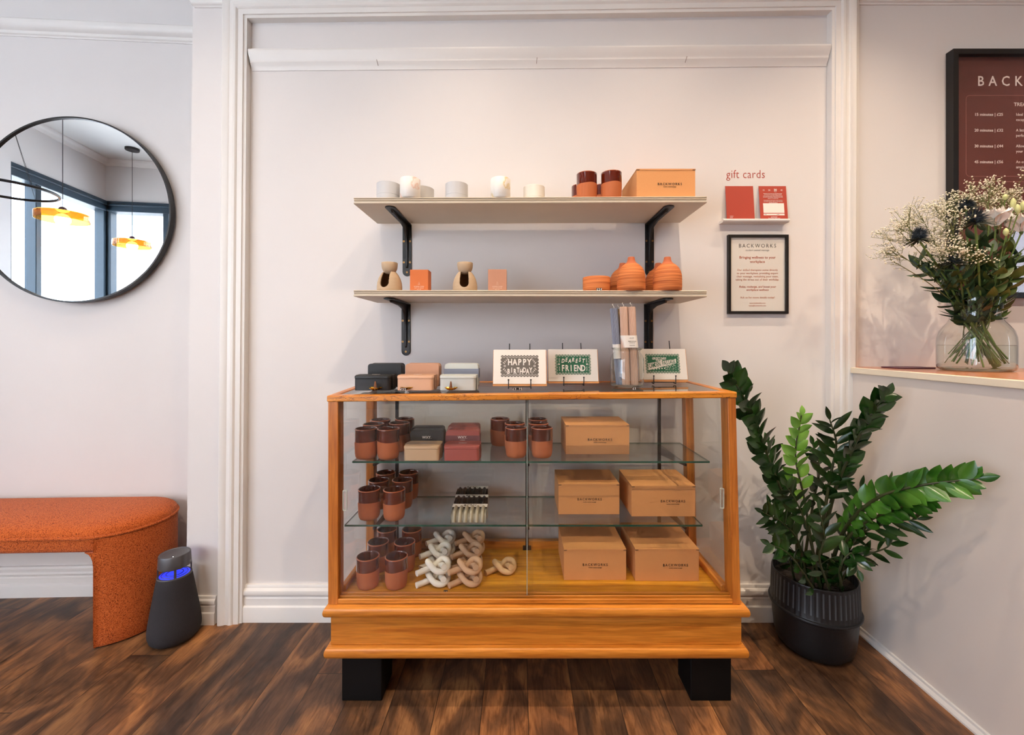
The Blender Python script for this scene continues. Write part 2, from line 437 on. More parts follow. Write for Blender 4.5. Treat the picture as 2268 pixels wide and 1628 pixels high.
# ---- outside: pavement and a pale street front opposite
PAVE = mat('pavement', (205,203,200), rough=.9, noise=8, var=.1)
mb = MB(); mb.box(-16, 16, -16, RY0-.13, -.2, -.1)
pv = mb.build('pavement', PAVE, smooth=0); pv['kind'] = 'structure'
mb = MB(); mb.box(-16, RX0-.13, RY0-.13, 8, -.2, -.1)
pv = mb.build('pavement', PAVE, smooth=0); pv['kind'] = 'structure'
m, nt, b = nm('pale_brick')
br = N(nt, 'ShaderNodeTexBrick'); nt.links.new(obj_coord(nt, (1,1,1), rot=(pi/2,0,0)), br.inputs[0])
br.inputs['Color1'].default_value = (*lin((214,196,184)),1); br.inputs['Color2'].default_value = (*lin((196,176,164)),1); br.inputs['Mortar'].default_value = (*lin((226,218,210)),1)
br.inputs['Scale'].default_value = 4.2; nt.links.new(br.outputs[0], b.inputs['Base Color']); b.inputs['Roughness'].default_value = .9
BRICK = m
STONE = mat('pale_stone', (228,222,212), rough=.8)
DGL = mat('dark_street_glass', (96,110,122), rough=.1, spec=.8)
def building(loc, rz, label, w, cols, rows):
    r = thing('street_building', label, 'building', loc, (0,0,rz), 'pale buildings across the street')
    mb = MB(); mb.box(-w/2, w/2, 0, .6, 0, 8.5); mb.build('wall', BRICK, r, smooth=0)
    mb = MB(); mb.box(-w/2-.05, w/2+.05, -.12, 0, 3.1, 3.4); mb.build('string_course', STONE, r, smooth=0)
    mb = MB(); mb.box(-w/2-.05, w/2+.05, -.2, 0, 8.2, 8.5); mb.build('cornice', STONE, r, smooth=0)
    for i in range(cols):
        for j in range(rows):
            x = -w/2 + w*(i+.5)/cols; z = 4.0 + j*2.3
            f = MB(); f.box(x-.5, x+.5, -.05, 0, z-.1, z+1.55); wf = f.build('window', STONE, r, smooth=0)
            f = MB(); f.box(x-.4, x+.4, -.06, -.045, z, z+.7); f.box(x-.4, x+.4, -.06, -.045, z+.75, z+1.45); f.build('pane', DGL, wf, smooth=0)
    f = MB(); f.box(-w/2+.4, w/2-.4, -.04, 0, .4, 2.7); sf = f.build('shopfront', STONE, r, smooth=0)
    f = MB()
    for i in range(3): f.box(-w/2+.6+i*(w-1.2)/3+.1, -w/2+.6+(i+1)*(w-1.2)/3-.1, -.06, -.035, .6, 2.5)
    f.build('pane', DGL, sf, smooth=0)
building((-4.5,-9.5,-.1), pi, 'pale brick building across the street with stone cornice, seen in the round mirror', 11, 5, 2)
building((-12.5,-2.0,-.1), pi/2, 'pale brick building beyond the side window, seen in the left of the round mirror', 9, 4, 2)
# ================================================================ glass display cabinet
CX0, CX1 = -.590, .668           # outer sides at the top of the glazed part
CXB = .686                       # right side at the bottom (the frame leans)
YF, YB = 1.330, 1.700
ZT = .957                        # glass top
ZTL = .945                       # front-left corner of the top has dropped
ZD = .313                        # deck
cab = thing('display_cabinet', 'wide honey-pine glass display cabinet on black blocks', 'display cabinet', (0,0,0))
def leanx(x, z):                 # horizontal lean of the frame: right side further out at the bottom
    k = (x-CX0)/(CX1-CX0)
    return x + (CXB-CX1)*k*(1-(z-.21)/(.96-.21))
def topz(x, y, z):               # the front-left top corner sags
    k = max(0, (YB-y)/(YB-YF))*max(0, (CX1-x)/(CX1-CX0))
    return z - (ZT-ZTL)*k
for x0, x1 in ((PX(757,1.337), PX(846,1.337)), (PX(1530,1.337), PX(1620,1.337))):
    for y0 in (1.337, 1.56):
        mb = MB(); mb.box(x0, x1, y0, y0+.11, 0, .150)
        mb.build('foot_block', mat('matt_black_block', (9,8,8), rough=.6, spec=.2), cab, bevel=.003)
def nosing(x0, x1, y0, y1, z0, z1):
    h = z1-z0; r = h/2
    pr = [(0,0),(.012,0)] + [(.012+.009*sin(radians(t)), r-r*cos(radians(t))) for t in range(20,180,20)] + [(.012,h),(0,h)]
    mb = MB()
    mb.sweep(pr, [((x0,y1,z0),(-1,0,0),(0,0,1)),((x0,y0,z0),(-1,-1,0),(0,0,1)),((x1,y0,z0),(1,-1,0),(0,0,1)),((x1,y1,z0),(1,0,0),(0,0,1))])
    mb.box(x0, x1, y0, y1, z0+.001, z1-.001)
    return mb
bx0, bx1 = -.572, .676
nosing(bx0, bx1, YF, YB, .147, .180).build('base_moulding', PINE, cab, smooth=40)
mb = MB(); mb.box(bx0-.008, bx1+.008, YF, YB, .180, .274); mb.build('plinth', PINE, cab, bevel=.001)
nosing(bx0-.004, bx1+.004, YF, YB, .272, .302).build('waist_moulding', PINE, cab, smooth=40)
# deck and the track lips in front of it
mb = MB(); mb.box(-.575, .672, YF+.028, YB-.03, .30, ZD); mb.build('deck', DECK, cab)
mb = MB(); mb.box(-.575, .672, YB-.03, YB-.005, .30, ZD+.028); mb.build('rear_rail', PINE, cab, bevel=.002)
mb = MB(); mb.box(-.57, .67, YF+.002, YF+.008, .302, .318); mb.box(-.57, .67, YF+.014, YF+.018, .302, .322); mb.box(-.57, .67, YF+.024, YF+.030, .302, .326)
mb.box(-.57, .67, YF+.002, YF+.030, .300, .306); mb.build('sliding_track', PINE, cab, bevel=.0012)
for s, x in ((1, -.562), (-1, .652)):
    mb = MB(); mb.box(x-.008, x+.008, YF+.05, YB-.05, ZD, ZD+.022); mb.build('side_bead', PINEY, cab, bevel=.003)
# posts
def post(x0, x1, y0, y1, name='corner_post'):
    mb = MB(); zb, zt = .302, ZT-.014
    p = []
    for z in (zb, zt):
        for x, y in ((x0,y0),(x1,y0),(x1,y1),(x0,y1)):
            p.append((leanx(x, z), y, topz(x, y, z) if z == zt else z))
    mb.hexa(p); return mb.build(name, PINEZ, cab, bevel=.0015)
post(CX0+.001, CX0+.031, YF+.001, YF+.046); post(CX1-.026, CX1-.001, YF+.001, YF+.050)
post(CX0+.001, CX0+.031, YB-.040, YB-.001); post(CX1-.031, CX1-.001, YB-.040, YB-.001)
# top frame
def rail_piece(x0, x1, y0, y1, m, h=.019, name='top_rail', z1=ZT+.001):
    mb = MB(); p = []
    for dz in (-h, 0):
        for x, y in ((x0,y0),(x1,y0),(x1,y1),(x0,y1)): p.append((x, y, topz(x,y,z1+dz)))
    mb.hexa(p); return mb.build(name, m, cab, bevel=.003)
rail_piece(CX0-.002, CX1+.002, YF-.002, YF+.030, PINETOP)
rail_piece(CX0-.002, CX1+.002, YB-.026, YB, PINE)
rail_piece(CX0-.002, CX0+.024, YF+.031, YB-.027, PINEY)
rail_piece(CX1-.024, CX1+.002, YF+.031, YB-.027, PINEY)
def pane(x0, x1, y0, y1, z0, z1, name, m=GLASS, edge=None):
    mb = MB(); p = []
    for z in (z0, z1):
        for x, y in ((x0,y0),(x1,y0),(x1,y1),(x0,y1)): p.append((leanx(x,z), y, topz(x,y,z) if z > .9 else z))
    mb.hexa(p)
    mm = [m, edge or m]
    if edge: mb.m = [0,0,1,1,1,1] if abs(x1-x0) > abs(y1-y0)*0 and (z1-z0) < .02 else mb.m
    return mb.build(name, mm, cab, smooth=0)
pane(CX0+.025, CX1-.025, YF+.032, YB-.028, ZT-.007, ZT-.001, 'glass_top', GLASST)
pane(CX0+.031, .036, YF+.010, YF+.014, .310, ZT-.019, 'sliding_glass_pane')
pane(.024, CX1-.026, YF+.019, YF+.023, .310, ZT-.019, 'sliding_glass_pane')
pane(CX0+.014, CX0+.018, YF+.048, YB-.042, .304, ZT-.019, 'side_glass')
pane(CX1-.018, CX1-.014, YF+.052, YB-.042, .304, ZT-.019, 'side_glass')
pane(CX0+.033, CX1-.033, YB-.020, YB-.016, .330, ZT-.019, 'rear_glass')
# polished edge of the overlapping front panes
EDGE = mat('bright_glass_edge', (190,200,190), rough=.2)
mb = MB(); mb.box(.0235, .0255, YF+.0185, YF+.0235, .31, ZT-.02); mb.build('pane_edge', EDGE, cab, smooth=0)
# ground finger pulls on the panes
for u, vv in ((764, 1108), (1602, 1106)):
    x = PX(u, YF+.008); z = PZ(vv, YF+.008); y1 = YF+.0095 if u < 1000 else YF+.0185
    fp = MB(); fr_ = rrect(x-.0062, x+.0062, z-.032, z+.032, .003, 3); fi = rrect(x-.0042, x+.0042, z-.029, z+.029, .002, 3)
    n = len(fr_)
    rs = [[(a,y1,b) for a,b in fr_], [(a,y1-.004,b) for a,b in fr_], [(a,y1-.004,b) for a,b in fi], [(a,y1,b) for a,b in fi]]
    fp.rings(rs, True, False, False, loop=True)
    fp.build('finger_pull', mat('pull_glass', (196,200,188), rough=.12, spec=.9), cab, smooth=30)
# uprights with shelf arms
ZS1, ZS2 = .725, .519
for x in (-.4715, .030, .540):
    mb = MB(); mb.box(x-.0055, x+.0055, YB-.038, YB-.028, ZD, ZT-.02)
    up = mb.build('shelf_upright', BLACK, cab)
    for z in (ZS1, ZS2):
        a = MB(); a.add([(x-.003,YB-.038,z-.0085),(x+.003,YB-.038,z-.0085),(x-.003,YB-.30,z-.0085),(x+.003,YB-.30,z-.0085),
                         (x-.003,YB-.038,z-.045),(x+.003,YB-.038,z-.045),(x-.003,YB-.30,z-.016),(x+.003,YB-.30,z-.016)],
                        [(0,1,3,2),(4,6,7,5),(0,2,6,4),(1,5,7,3),(2,3,7,6),(0,4,5,1)])
        a.build('shelf_arm', BLACK, up)
    f = MB(); f.box(x-.016, x+.016, YB-.045, YB-.024, ZD, ZD+.012); f.build('upright_foot', BLACK, up, bevel=.001)
for x0, x1, z in ((PX(780,1.40), PX(1572,1.40), ZS1), (PX(763,1.40), PX(1556,1.40), ZS2)):
    mb = MB(); mb.box(x0, x1, 1.400, YB-.04, z-.006, z)
    mb.m = [0,0,1,1,1,1]
    mb.build('glass_shelf', [GLASST, GEDGE], cab, smooth=0)

# ================================================================ wall shelves and brackets
def wall_shelf(ztop, zbot, label, bow=0):
    # moulded front lip: fascia with two beads
    x0, x1, y0, y1 = -.5635, .6385, 1.470, 1.7186
    t = ztop-zbot
    pr = [(y1,0),(y0+.003,0),(y0,t*.08),(y0,t*.25),(y0+.005,t*.32),(y0+.006,t*.5),(y0+.001,t*.62),(y0+.001,t*.72),(y0+.005,t*.76),(y0+.002,t*.82),(y0,t*.9),(y0+.002,t),(y1,t)]
    mb = MB()
    fr = []
    for i in range(9):
        k = i/8; x = x0+(x1-x0)*k
        fr.append(((x,0,zbot+bow*(k-.5)),(0,1,0),(0,0,1)))
    mb.sweep(pr, fr)
    o = mb.build('wall_shelf', SHELF, smooth=30)
    return tag(o, label, 'shelf', 'taupe wall shelves')
SH1, SH2 = 1.6050, 1.2870
wall_shelf(SH1, SH1-.0215, 'taupe painted wall shelf, the upper one, carrying candles, tumblers and a box', .004)
wall_shelf(SH2, SH2-.0215, 'taupe painted wall shelf, the lower one, carrying oil burners and clay vases', -.002)
def bracket(x, ztop, label):
    th = thing('shelf_bracket', label, 'shelf bracket', (x, WY, ztop), group='black iron shelf brackets')
    mb = MB()
    # wall plate and shelf plate: flat straps with round ends, a rib in the corner
    R = .018
    def strap(L):
        return [(-R,0),(R,0)] + [(R*cos(radians(a)), L-R+R*sin(radians(a))) for a in range(0,181,20)]
    def plate(vs):
        n = len(vs)//2
        mb.add(vs, [tuple(range(n)), tuple(range(2*n-1,n-1,-1))]+[((i+1)%n,i,n+i,n+(i+1)%n) for i in range(n)])
    w = strap(.208); plate([(a,-.0040,-b) for a,b in w]+[(a,-.0002,-b) for a,b in w])
    w = strap(.246); plate([(a,-b,-.0002) for a,b in w]+[(a,-b,-.0045) for a,b in w])
    mb.build('bracket_body', BLACK, th, bevel=.001)
    rb = MB()
    pts = [(-.002,-.178),(-.009,-.170),(-.013,-.10)] + [(-.013-.055*(1-cos(radians(a))), -.10+.078*sin(radians(a))) for a in range(15,90,15)] + [(-.10,-.0165),(-.205,-.013),(-.215,-.004),(-.002,-.004)]
    vs = [(-.0042,a,b) for a,b in pts]+[(.0042,a,b) for a,b in pts]; n = len(pts)
    rb.add(vs, [tuple(range(n)), tuple(range(2*n-1,n-1,-1))]+[((i+1)%n,i,n+i,n+(i+1)%n) for i in range(n)])
    rb.build('bracket_rib', BLACK, th, bevel=.0015)
    for sx, sz in ((-.0124,-.068),(.0124,-.068),(-.0124,-.152),(.0124,-.152),(0,-.192)):
        s = MB(); s.tube([(sx,-.0038,sz),(sx,-.0052,sz)], .0036, seg=12); s.tube([(sx,-.0052,sz),(sx,-.0054,sz)], .0018, seg=8, mi=1)
        s.build('screw', [SCREW, BLACK], th)
    return th
bracket(PX(902,WY), SH1-.0225, 'black iron bracket under the left end of the upper shelf')
bracket(PX(1438,WY), SH1-.0205, 'black iron bracket under the right end of the upper shelf')
bracket(PX(899.5,WY), SH2-.0225, 'black iron bracket under the left end of the lower shelf')
bracket(PX(1436,WY), SH2-.0235, 'black iron bracket under the right end of the lower shelf, behind the candles')
# ================================================================ goods
def tumbler_material():
    m, nt, b = nm('half_glazed_terracotta'); L = nt.links.new
    tc = N(nt, 'ShaderNodeTexCoord'); sp = N(nt, 'ShaderNodeSeparateXYZ'); L(tc.outputs['Object'], sp.inputs[0])
    n = N(nt, 'ShaderNodeTexNoise'); n.inputs['Scale'].default_value = 14; n.inputs['Detail'].default_value = 0; L(tc.outputs['Object'], n.inputs[0])
    ma = N(nt, 'ShaderNodeMath', operation='MULTIPLY_ADD'); L(n.outputs[0], ma.inputs[0]); ma.inputs[1].default_value = .012; L(sp.outputs[2], ma.inputs[2])
    gt = N(nt, 'ShaderNodeMath', operation='GREATER_THAN'); L(ma.outputs[0], gt.inputs[0]); gt.inputs[1].default_value = .0645
    cr = ramp(nt, sp.outputs[2], [(.0, lin((168,92,56))), (.0968, lin((96,34,16))), (.0990, lin((178,88,46)))])
    # clay below, brown glaze above, the rim worn to orange
    mx = N(nt, 'ShaderNodeMixRGB'); L(gt.outputs[0], mx.inputs[0]); mx.inputs[1].default_value = (*lin((194,106,58)),1)
    rim = N(nt, 'ShaderNodeMath', operation='GREATER_THAN'); L(sp.outputs[2], rim.inputs[0]); rim.inputs[1].default_value = .0972
    m2 = N(nt, 'ShaderNodeMixRGB'); L(rim.outputs[0], m2.inputs[0]); m2.inputs[1].default_value = (*lin((98,28,8)),1); m2.inputs[2].default_value = (*lin((176,92,54)),1)
    L(m2.outputs[0], mx.inputs[2]); L(mx.outputs[0], b.inputs['Base Color'])
    mr = N(nt, 'ShaderNodeMapRange'); L(gt.outputs[0], mr.inputs[0]); mr.inputs[3].default_value = .7; mr.inputs[4].default_value = .08; L(mr.outputs[0], b.inputs['Roughness'])
    L(gt.outputs[0], b.inputs['Coat Weight'])
    n3 = N(nt, 'ShaderNodeTexNoise'); n3.inputs['Scale'].default_value = 260; L(tc.outputs['Object'], n3.inputs[0])
    bump(nt, b, n3.outputs[0], .08, .001)
    return m
TUM = tumbler_material()
TUMI = mat('brown_glaze', (78,22,6), rough=.07, coat=1, var=.1)
_t = []
def tumbler(x, y, z, label, group, rz=None):
    if not _t:
        mb = MB()
        R = .0362
        out = [(.0,0),(.026,0),(.0305,.0025),(.0335,.009),(.0350,.018),(R,.05),(R,.095),(R+.0004,.0978),(R-.0008,.0995),(R-.0024,.0998)]
        inn = [(R-.0024,.0998),(R-.0042,.0985),(R-.0048,.095),(R-.0052,.06),(R-.0058,.018),(R-.012,.008),(0,.007)]
        mb.lathe(out[1:], 40, cap0=True, cap1=False)
        mb.lathe(inn[:-1], 40, mi=1, cap0=False, cap1=True)
        o = mb.build('clay_tumbler', [TUM, TUMI], smooth=60); _t.append(o)
    else:
        o = _t[0].copy(); C.objects.link(o)
    o.location = (x, y, z); o.rotation_euler = (0,0,random.uniform(0,6.28) if rz is None else rz)
    return tag(o, label, 'tumbler', group)
W3 = ['front', 'middle', 'rear']; LR = ['left', 'right']
for d_, row in ((1.414,'front'),(1.516,'middle'),(1.618,'rear')):
    for x, s in ((-.495,'left'),(-.402,'right')):
        tumbler(x, d_, ZD, f'brown-glazed terracotta tumbler on the cabinet\'s wooden deck, {row} row, {s} one', 'tumblers on the cabinet deck')
for x, y, row, s in ((-.505,1.455,'front','left'),(-.420,1.452,'front','right'),(-.5035,1.548,'middle','left'),(-.4195,1.552,'middle','right'),(-.505,1.637,'rear','left'),(-.4195,1.640,'rear','right')):
    tumbler(x, y, ZS2, f'brown-glazed terracotta tumbler at the left of the lower glass shelf, {row} row, {s} one', 'tumblers on the lower glass shelf')
for x, y, row, s in ((-.5105,1.440,'front','left'),(-.436,1.440,'front','right'),(-.512,1.518,'middle','left'),(-.4275,1.540,'middle','right'),(-.514,1.600,'rear','left'),(-.430,1.622,'rear','right')):
    tumbler(x, y, ZS1, f'brown-glazed terracotta tumbler at the left end of the upper glass shelf, {row} row, {s} one', 'tumblers at the left of the upper glass shelf')
for x, y, row, s in ((-.0105,1.458,'front','left'),(.0765,1.458,'front','right'),(-.016,1.534,'middle','left'),(.068,1.536,'middle','right'),(-.0725,1.624,'rear','left'),(.0695,1.616,'rear','right')):
    tumbler(x, y, ZS1, f'brown-glazed terracotta tumbler mid upper glass shelf beside the box, {row} row, {s} one', 'tumblers in the middle of the upper glass shelf')
tumbler(.239, 1.530, SH1, 'glazed terracotta tumbler on the upper wall shelf, front left one', 'tumblers on the upper wall shelf')
tumbler(.324, 1.521, SH1, 'glazed terracotta tumbler on the upper wall shelf, front right one next to the box', 'tumblers on the upper wall shelf')
tumbler(.236, 1.650, SH1, 'glazed terracotta tumbler on the upper wall shelf, mostly hidden at the rear left', 'tumblers on the upper wall shelf')
tumbler(.322, 1.648, SH1, 'glazed terracotta tumbler on the upper wall shelf, seen through the gap between the front two', 'tumblers on the upper wall shelf')

# ---- kraft gift boxes
KX = []
def kraft(xl, xr, y, z, h, dep, label, rz=0, lx=.0):
    w = xr-xl
    th = thing('gift_box', label, 'box', ((xl+xr)/2, y, z), (0,0,rz), 'kraft gift boxes')
    mb = MB(); mb.box(-w/2, w/2, 0, dep, 0, h-.0015); mb.build('box_body', KRAFT, th, bevel=.0008)
    mb = MB()   # lid: slightly bowed sheet with tuck edge
    n = 8; top = []; bot = []
    for i in range(n+1):
        k = i/n; x = -w/2+w*k; s = .0035*sin(pi*k)
        top.append((x,s))
    rs = []
    for x, s in top:
        rs.append([(x,-.0012,h-.004-s*.3),(x,-.0012,h),(x,dep,h),(x,dep,h-.004)])
    mb.rings(rs, True); mb.build('lid', KRAFT, th, smooth=30)
    mb = MB(); mb.box(-w/2-.0003, -w/2+.010, -.0016, -.0004, h-.0045, h-.0028); mb.box(w/2-.010, w/2+.0003, -.0016, -.0004, h-.0045, h-.0028); mb.build('tuck_slit', INK, th, smooth=0)
    z0 = h*.46
    merge_text([('BACKWORKS', .0118, lx, -.0008, z0, dict(spacing=1.28, sx=.98)),
                ('modern seated massage', .0042, lx, -.0008, z0-.0068, dict(spacing=1.08, bold=.01))], INK, 'printed_logo', th)
    return th
def zf(v, y): return PZ(v, y)
yk = 1.486; kraft(PX(1253,yk), PX(1394,yk), yk, ZS1, .1015, .165, 'kraft gift box alone on the upper glass shelf, right of the tumblers', lx=.008)
yk = 1.484; kraft(PX(1237,yk), PX(1372,yk), yk, ZS2, .1055, .165, 'kraft gift box on the lower glass shelf, left of the pair', lx=.002)
yk = 1.466; kraft(PX(1399,yk), PX(1540,yk), yk, ZS2, .1050, .185, 'kraft gift box on the lower glass shelf, right of the pair', lx=.032)
yk = 1.448; kraft(PX(1249,yk), PX(1387,yk), yk, ZD, .1045, .20, 'kraft gift box on the wooden deck, left of the pair', lx=.0)
yk = 1.443; kraft(PX(1407,yk), PX(1548,yk), yk, ZD, .1075, .21, 'kraft gift box on the wooden deck, right of the pair', lx=.028)
yk = 1.492; kraft(PX(1410,yk), PX(1540,yk), yk, SH1, .104, .215, 'kraft gift box at the right end of the upper wall shelf', lx=.013)

# ---- candle tins and marble candles on the upper wall shelf
GREYT = mat('pale_grey_card_tube', (206,206,208), rough=.55, var=.01)
CREAMT = mat('ivory_card_tube', (236,230,220), rough=.55, var=.01)
def candle_tin(x, y, r, h, m, label):
    th = thing('candle_tin', label, 'candle tin', (x, y, SH1), group='round candle tins')
    mb = MB(); mb.lathe([(r-.001,0),(r-.0004,.001),(r-.0004,h*.36)], 40); mb.build('tin_base', m, th, smooth=40)
    mb = MB(); mb.lathe([(r,h*.365),(r,h-.0015),(r-.0015,h)], 40); mb.build('tin_lid', m, th, smooth=40)
candle_tin(PX(860.5,1.54), 1.54, .0408, .0672, GREYT, 'pale grey round candle tin at the left end of the upper shelf')
candle_tin(PX(936,1.585), 1.585, .0412, .067, GREYT, 'pale grey round candle tin half behind the pink marbled candle')
candle_tin(PX(1011.5,1.54), 1.54, .0398, .0665, GREYT, 'pale grey round candle tin standing alone left of the yellow marbled candle')
candle_tin(PX(1183,1.56), 1.56, .0385, .0635, CREAMT, 'ivory round candle tin between the yellow marbled candle and the tumblers')
def marble(name, vein):
    m, nt, b = nm(name)
    v = obj_coord(nt, (1,1,.4), rot=(0,.5,.3))
    n = N(nt, 'ShaderNodeTexNoise'); n.inputs['Scale'].default_value = 13; n.inputs['Detail'].default_value = 3; n.inputs['Distortion'].default_value = 2.5
    nt.links.new(v, n.inputs[0])
    c = ramp(nt, n.outputs[0], [(.40, lin((240,236,230))), (.52, lin((240,234,228))), (.60, lin(vein)), (.66, lin((242,236,230)))])
    nt.links.new(c, b.inputs['Base Color']); b.inputs['Roughness'].default_value = .3
    return m
def jar_candle(x, y, r, h, m, label):
    mb = MB(); mb.lathe([(r-.003,0),(r,.003),(r,h-.002),(r-.002,h),(r-.004,h-.002),(r-.004,h-.012)], 40)
    o = mb.build('marbled_candle', m, smooth=50, loc=(x, y, SH1)); return tag(o, label, 'candle', 'marbled jar candles')
jar_candle(PX(908.5,1.50), 1.50, .0348, .0705, marble('pink_marble', (232,196,180)), 'white jar candle with pink marbling')
jar_candle(PX(1108.5,1.50), 1.50, .0345, .0705, marble('yellow_marble', (226,204,150)), 'white jar candle with yellow marbling')

# ---- oil burners on the lower wall shelf
STONEW = mat('beige_stoneware', (196,170,140), rough=.8, noise=20, var=.05, bumpn=(300,.1,.001))
def burner(x, y, rz, label):
    th = thing('oil_burner', label, 'oil burner', (x, y, SH2), (0,0,rz), 'beige oil burners')
    # egg-shaped hollow body with a U-shaped mouth cut in the front
    prof = [(.0405,0),(.0430,.008),(.0432,.020),(.0415,.034),(.0375,.048),(.0315,.060),(.0265,.067),(.0235,.0705)]
    seg = 220; t = .0035; mb = MB()
    def R(z):
        for (r0,z0),(r1,z1) in zip(prof, prof[1:]):
            if z <= z1: return r0+(r1-r0)*(z-z0)/(z1-z0)
        return prof[-1][0]
    nz = 100; ht = .0705
    def inside(th_, z):   # mouth: towards -Y
        xx = R(z)*cos(th_)
        if sin(th_) > -.1: return False
        w = .0165; zc = .030
        if z > zc: return abs(xx) < w - .0015*(z-zc)/.03
        return xx*xx + (z-zc)**2 < w*w
    top = []
    vid = {}
    def vtx(i, j, lay):
        k = (i%seg, j, lay)
        if k not in vid:
            z = ht*j/nz; r = R(z) - (t if lay else 0); a = 2*pi*(i%seg)/seg
            mb.v.append((r*cos(a), r*sin(a), z if not (lay and j == 0) else .003)); vid[k] = len(mb.v)-1
        return vid[k]
    keep = [[not inside(2*pi*(i+.5)/seg, ht*(j+.5)/nz) for j in range(nz)] for i in range(seg)]
    for i in range(seg):
        for j in range(nz):
            if not keep[i][j]: continue
            for lay in (0, 1):
                q = (vtx(i,j,lay), vtx(i+1,j,lay), vtx(i+1,j+1,lay), vtx(i,j+1,lay))
                mb.f.append(q if lay == 0 else q[::-1]); mb.m.append(lay)
            for (di, dj, e) in ((1,0,((i+1,j),(i+1,j+1))), (-1,0,((i,j+1),(i,j))), (0,1,((i+1,j+1),(i,j+1))), (0,-1,((i,j),(i+1,j)))):
                jj = j+dj
                ok = 0 <= jj < nz and keep[(i+di)%seg][jj]
                if not ok:
                    (a0,b0),(a1,b1) = e
                    mb.f.append((vtx(a0,b0,0), vtx(a0,b0,1), vtx(a1,b1,1), vtx(a1,b1,0))); mb.m.append(0)
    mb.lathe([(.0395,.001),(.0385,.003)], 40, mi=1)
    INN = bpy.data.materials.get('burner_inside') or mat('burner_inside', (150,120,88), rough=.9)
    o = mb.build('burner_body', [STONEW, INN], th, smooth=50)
    md = o.modifiers.new('smooth', 'CORRECTIVE_SMOOTH') if False else None
    mb = MB()
    o_ = [(.010,.0645),(.0165,.068),(.0225,.075),(.0262,.084),(.0275,.094),(.0278,.1035),(.0268,.1045),(.0255,.1035),(.024,.090),(.018,.078),(.008,.074)]
    mb.lathe(o_, 40); mb.build('oil_bowl', STONEW, th, smooth=60)
burner(PX(863,1.53), 1.53, -.18, 'beige stoneware oil burner with U-shaped opening, at the left end of the lower wall shelf')
burner(PX(1030,1.53), 1.53, .05, 'beige stoneware oil burner between the orange box and the dusky pink box')
ORG = mat('orange_card', (216,116,58), rough=.7, var=.01); DUSK = mat('dusky_pink_card', (196,140,112), rough=.7, var=.01)
PALEINK = mat('pale_ink', (246,214,190), rough=.6)
def small_box(xl, w, y, h, dep, m, rz, label):
    th = thing('candle_box', label, 'box', (xl+w/2, y, SH2), (0,0,rz))
    mb = MB(); mb.box(-w/2, w/2, 0, dep, 0, h); mb.build('carton', m, th, bevel=.0006)
    s = MB()
    for a, b in ((0,.030),(.0,.026)): pass
    for i in range(3):
        zz = .022+i*.004; wd = .004-i*.0011
        s.tube([(-wd,-.0005,zz),(0,-.0005,zz+.003),(wd,-.0005,zz)], .0004, seg=4)
    s.build('printed_mark', PALEINK, th, smooth=0)
    merge_text([('INCENSE CONES', .0042, 0, -.0005, .0155, dict(spacing=1.15, bold=.02)), ('OUT OF DOOR', .0042, 0, -.0005, .0100, dict(spacing=1.15, bold=.02)), ('40g / 1.4oz', .0034, 0, -.0005, .0055, {})], PALEINK, 'printed_text', th)
small_box(PX(908,1.50), .063, 1.50, .0755, .052, ORG, 0, 'small bright orange box beside the left oil burner')
small_box(PX(1081,1.50), .0640, 1.50, .0765, .045, DUSK, 0, 'small dusky pink box right of the second oil burner')

# ---- clay vases and bowls
def clay():
    m, nt, b = nm('ribbed_orange_clay')
    v = obj_coord(nt, (2,2,150)); n = N(nt, 'ShaderNodeTexNoise'); n.inputs['Scale'].default_value = 1.6; n.inputs['Detail'].default_value = 4
    nt.links.new(v, n.inputs[0])
    c = ramp(nt, n.outputs[0], [(.38, lin((168,84,38))), (.5, lin((208,118,60))), (.62, lin((222,136,74)))])
    nt.links.new(c, b.inputs['Base Color']); b.inputs['Roughness'].default_value = .75; bump(nt, b, n.outputs[0], .35, .002); return m
CLAY = clay(); CLAYP = mat('plain_red_clay', (192,104,66), rough=.8, bumpn=(200,.1,.001))
_v = []
def vase(x, y, label):
    if not _v:
        th = thing('clay_vase', label, 'vase', (0,0,SH2), group='orange clay vases')
        mb = MB(); mb.lathe([(.044,0),(.0475,.004),(.0485,.015),(.0482,.038),(.0485,.0405),(.0482,.044),(.0475,.055),(.0445,.068),(.038,.081),(.030,.090),(.024,.0945)], 48, cap1=False)
        mb.build('vase_body', CLAY, th, smooth=60)
        mb = MB(); mb.lathe([(.0242,.0943),(.0185,.0985),(.0145,.104),(.0122,.112),(.0112,.1185),(.0104,.1197),(.009,.119),(.009,.10)], 40, cap0=False)
        mb.build('vase_neck', CLAYP, th, smooth=60); _v.append(th)
    else:
        th = copy_tree(_v[0]); th['label'] = label
    th.location = (x, y, SH2); th.rotation_euler = (0,0,random.uniform(0,6))
vase(.390, 1.505, 'orange clay bottle vase with stubby neck, front left of the four')
vase(.516, 1.505, 'orange clay bottle vase with stubby neck, front right of the four at the shelf end')
vase(.388, 1.622, 'clay bottle vase in the shade, rear left one peeping out by the bowl')
vase(.522, 1.622, 'clay bottle vase in the shade, rear right one beside the black bracket')
def bowl(x, y, r, h, label):
    mb = MB(); mb.lathe([(r*.86,0),(r*.96,.004),(r,.014),(r,h-.002),(r-.002,h),(r-.005,h-.001),(r-.006,h*.5),(r*.5,.008)], 48)
    o = mb.build('clay_bowl', CLAY, smooth=60, loc=(x, y, SH2)); tag(o, label, 'bowl', 'orange clay bowls')
bowl(PX(1321,1.532), 1.532, .0480, .053, 'ribbed orange clay bowl behind the lower shelf\'s price beads')
bowl(PX(1320,1.645), 1.645, .0475, .040, 'clay bowl hidden behind the ribbed bowl, only its left edge showing')

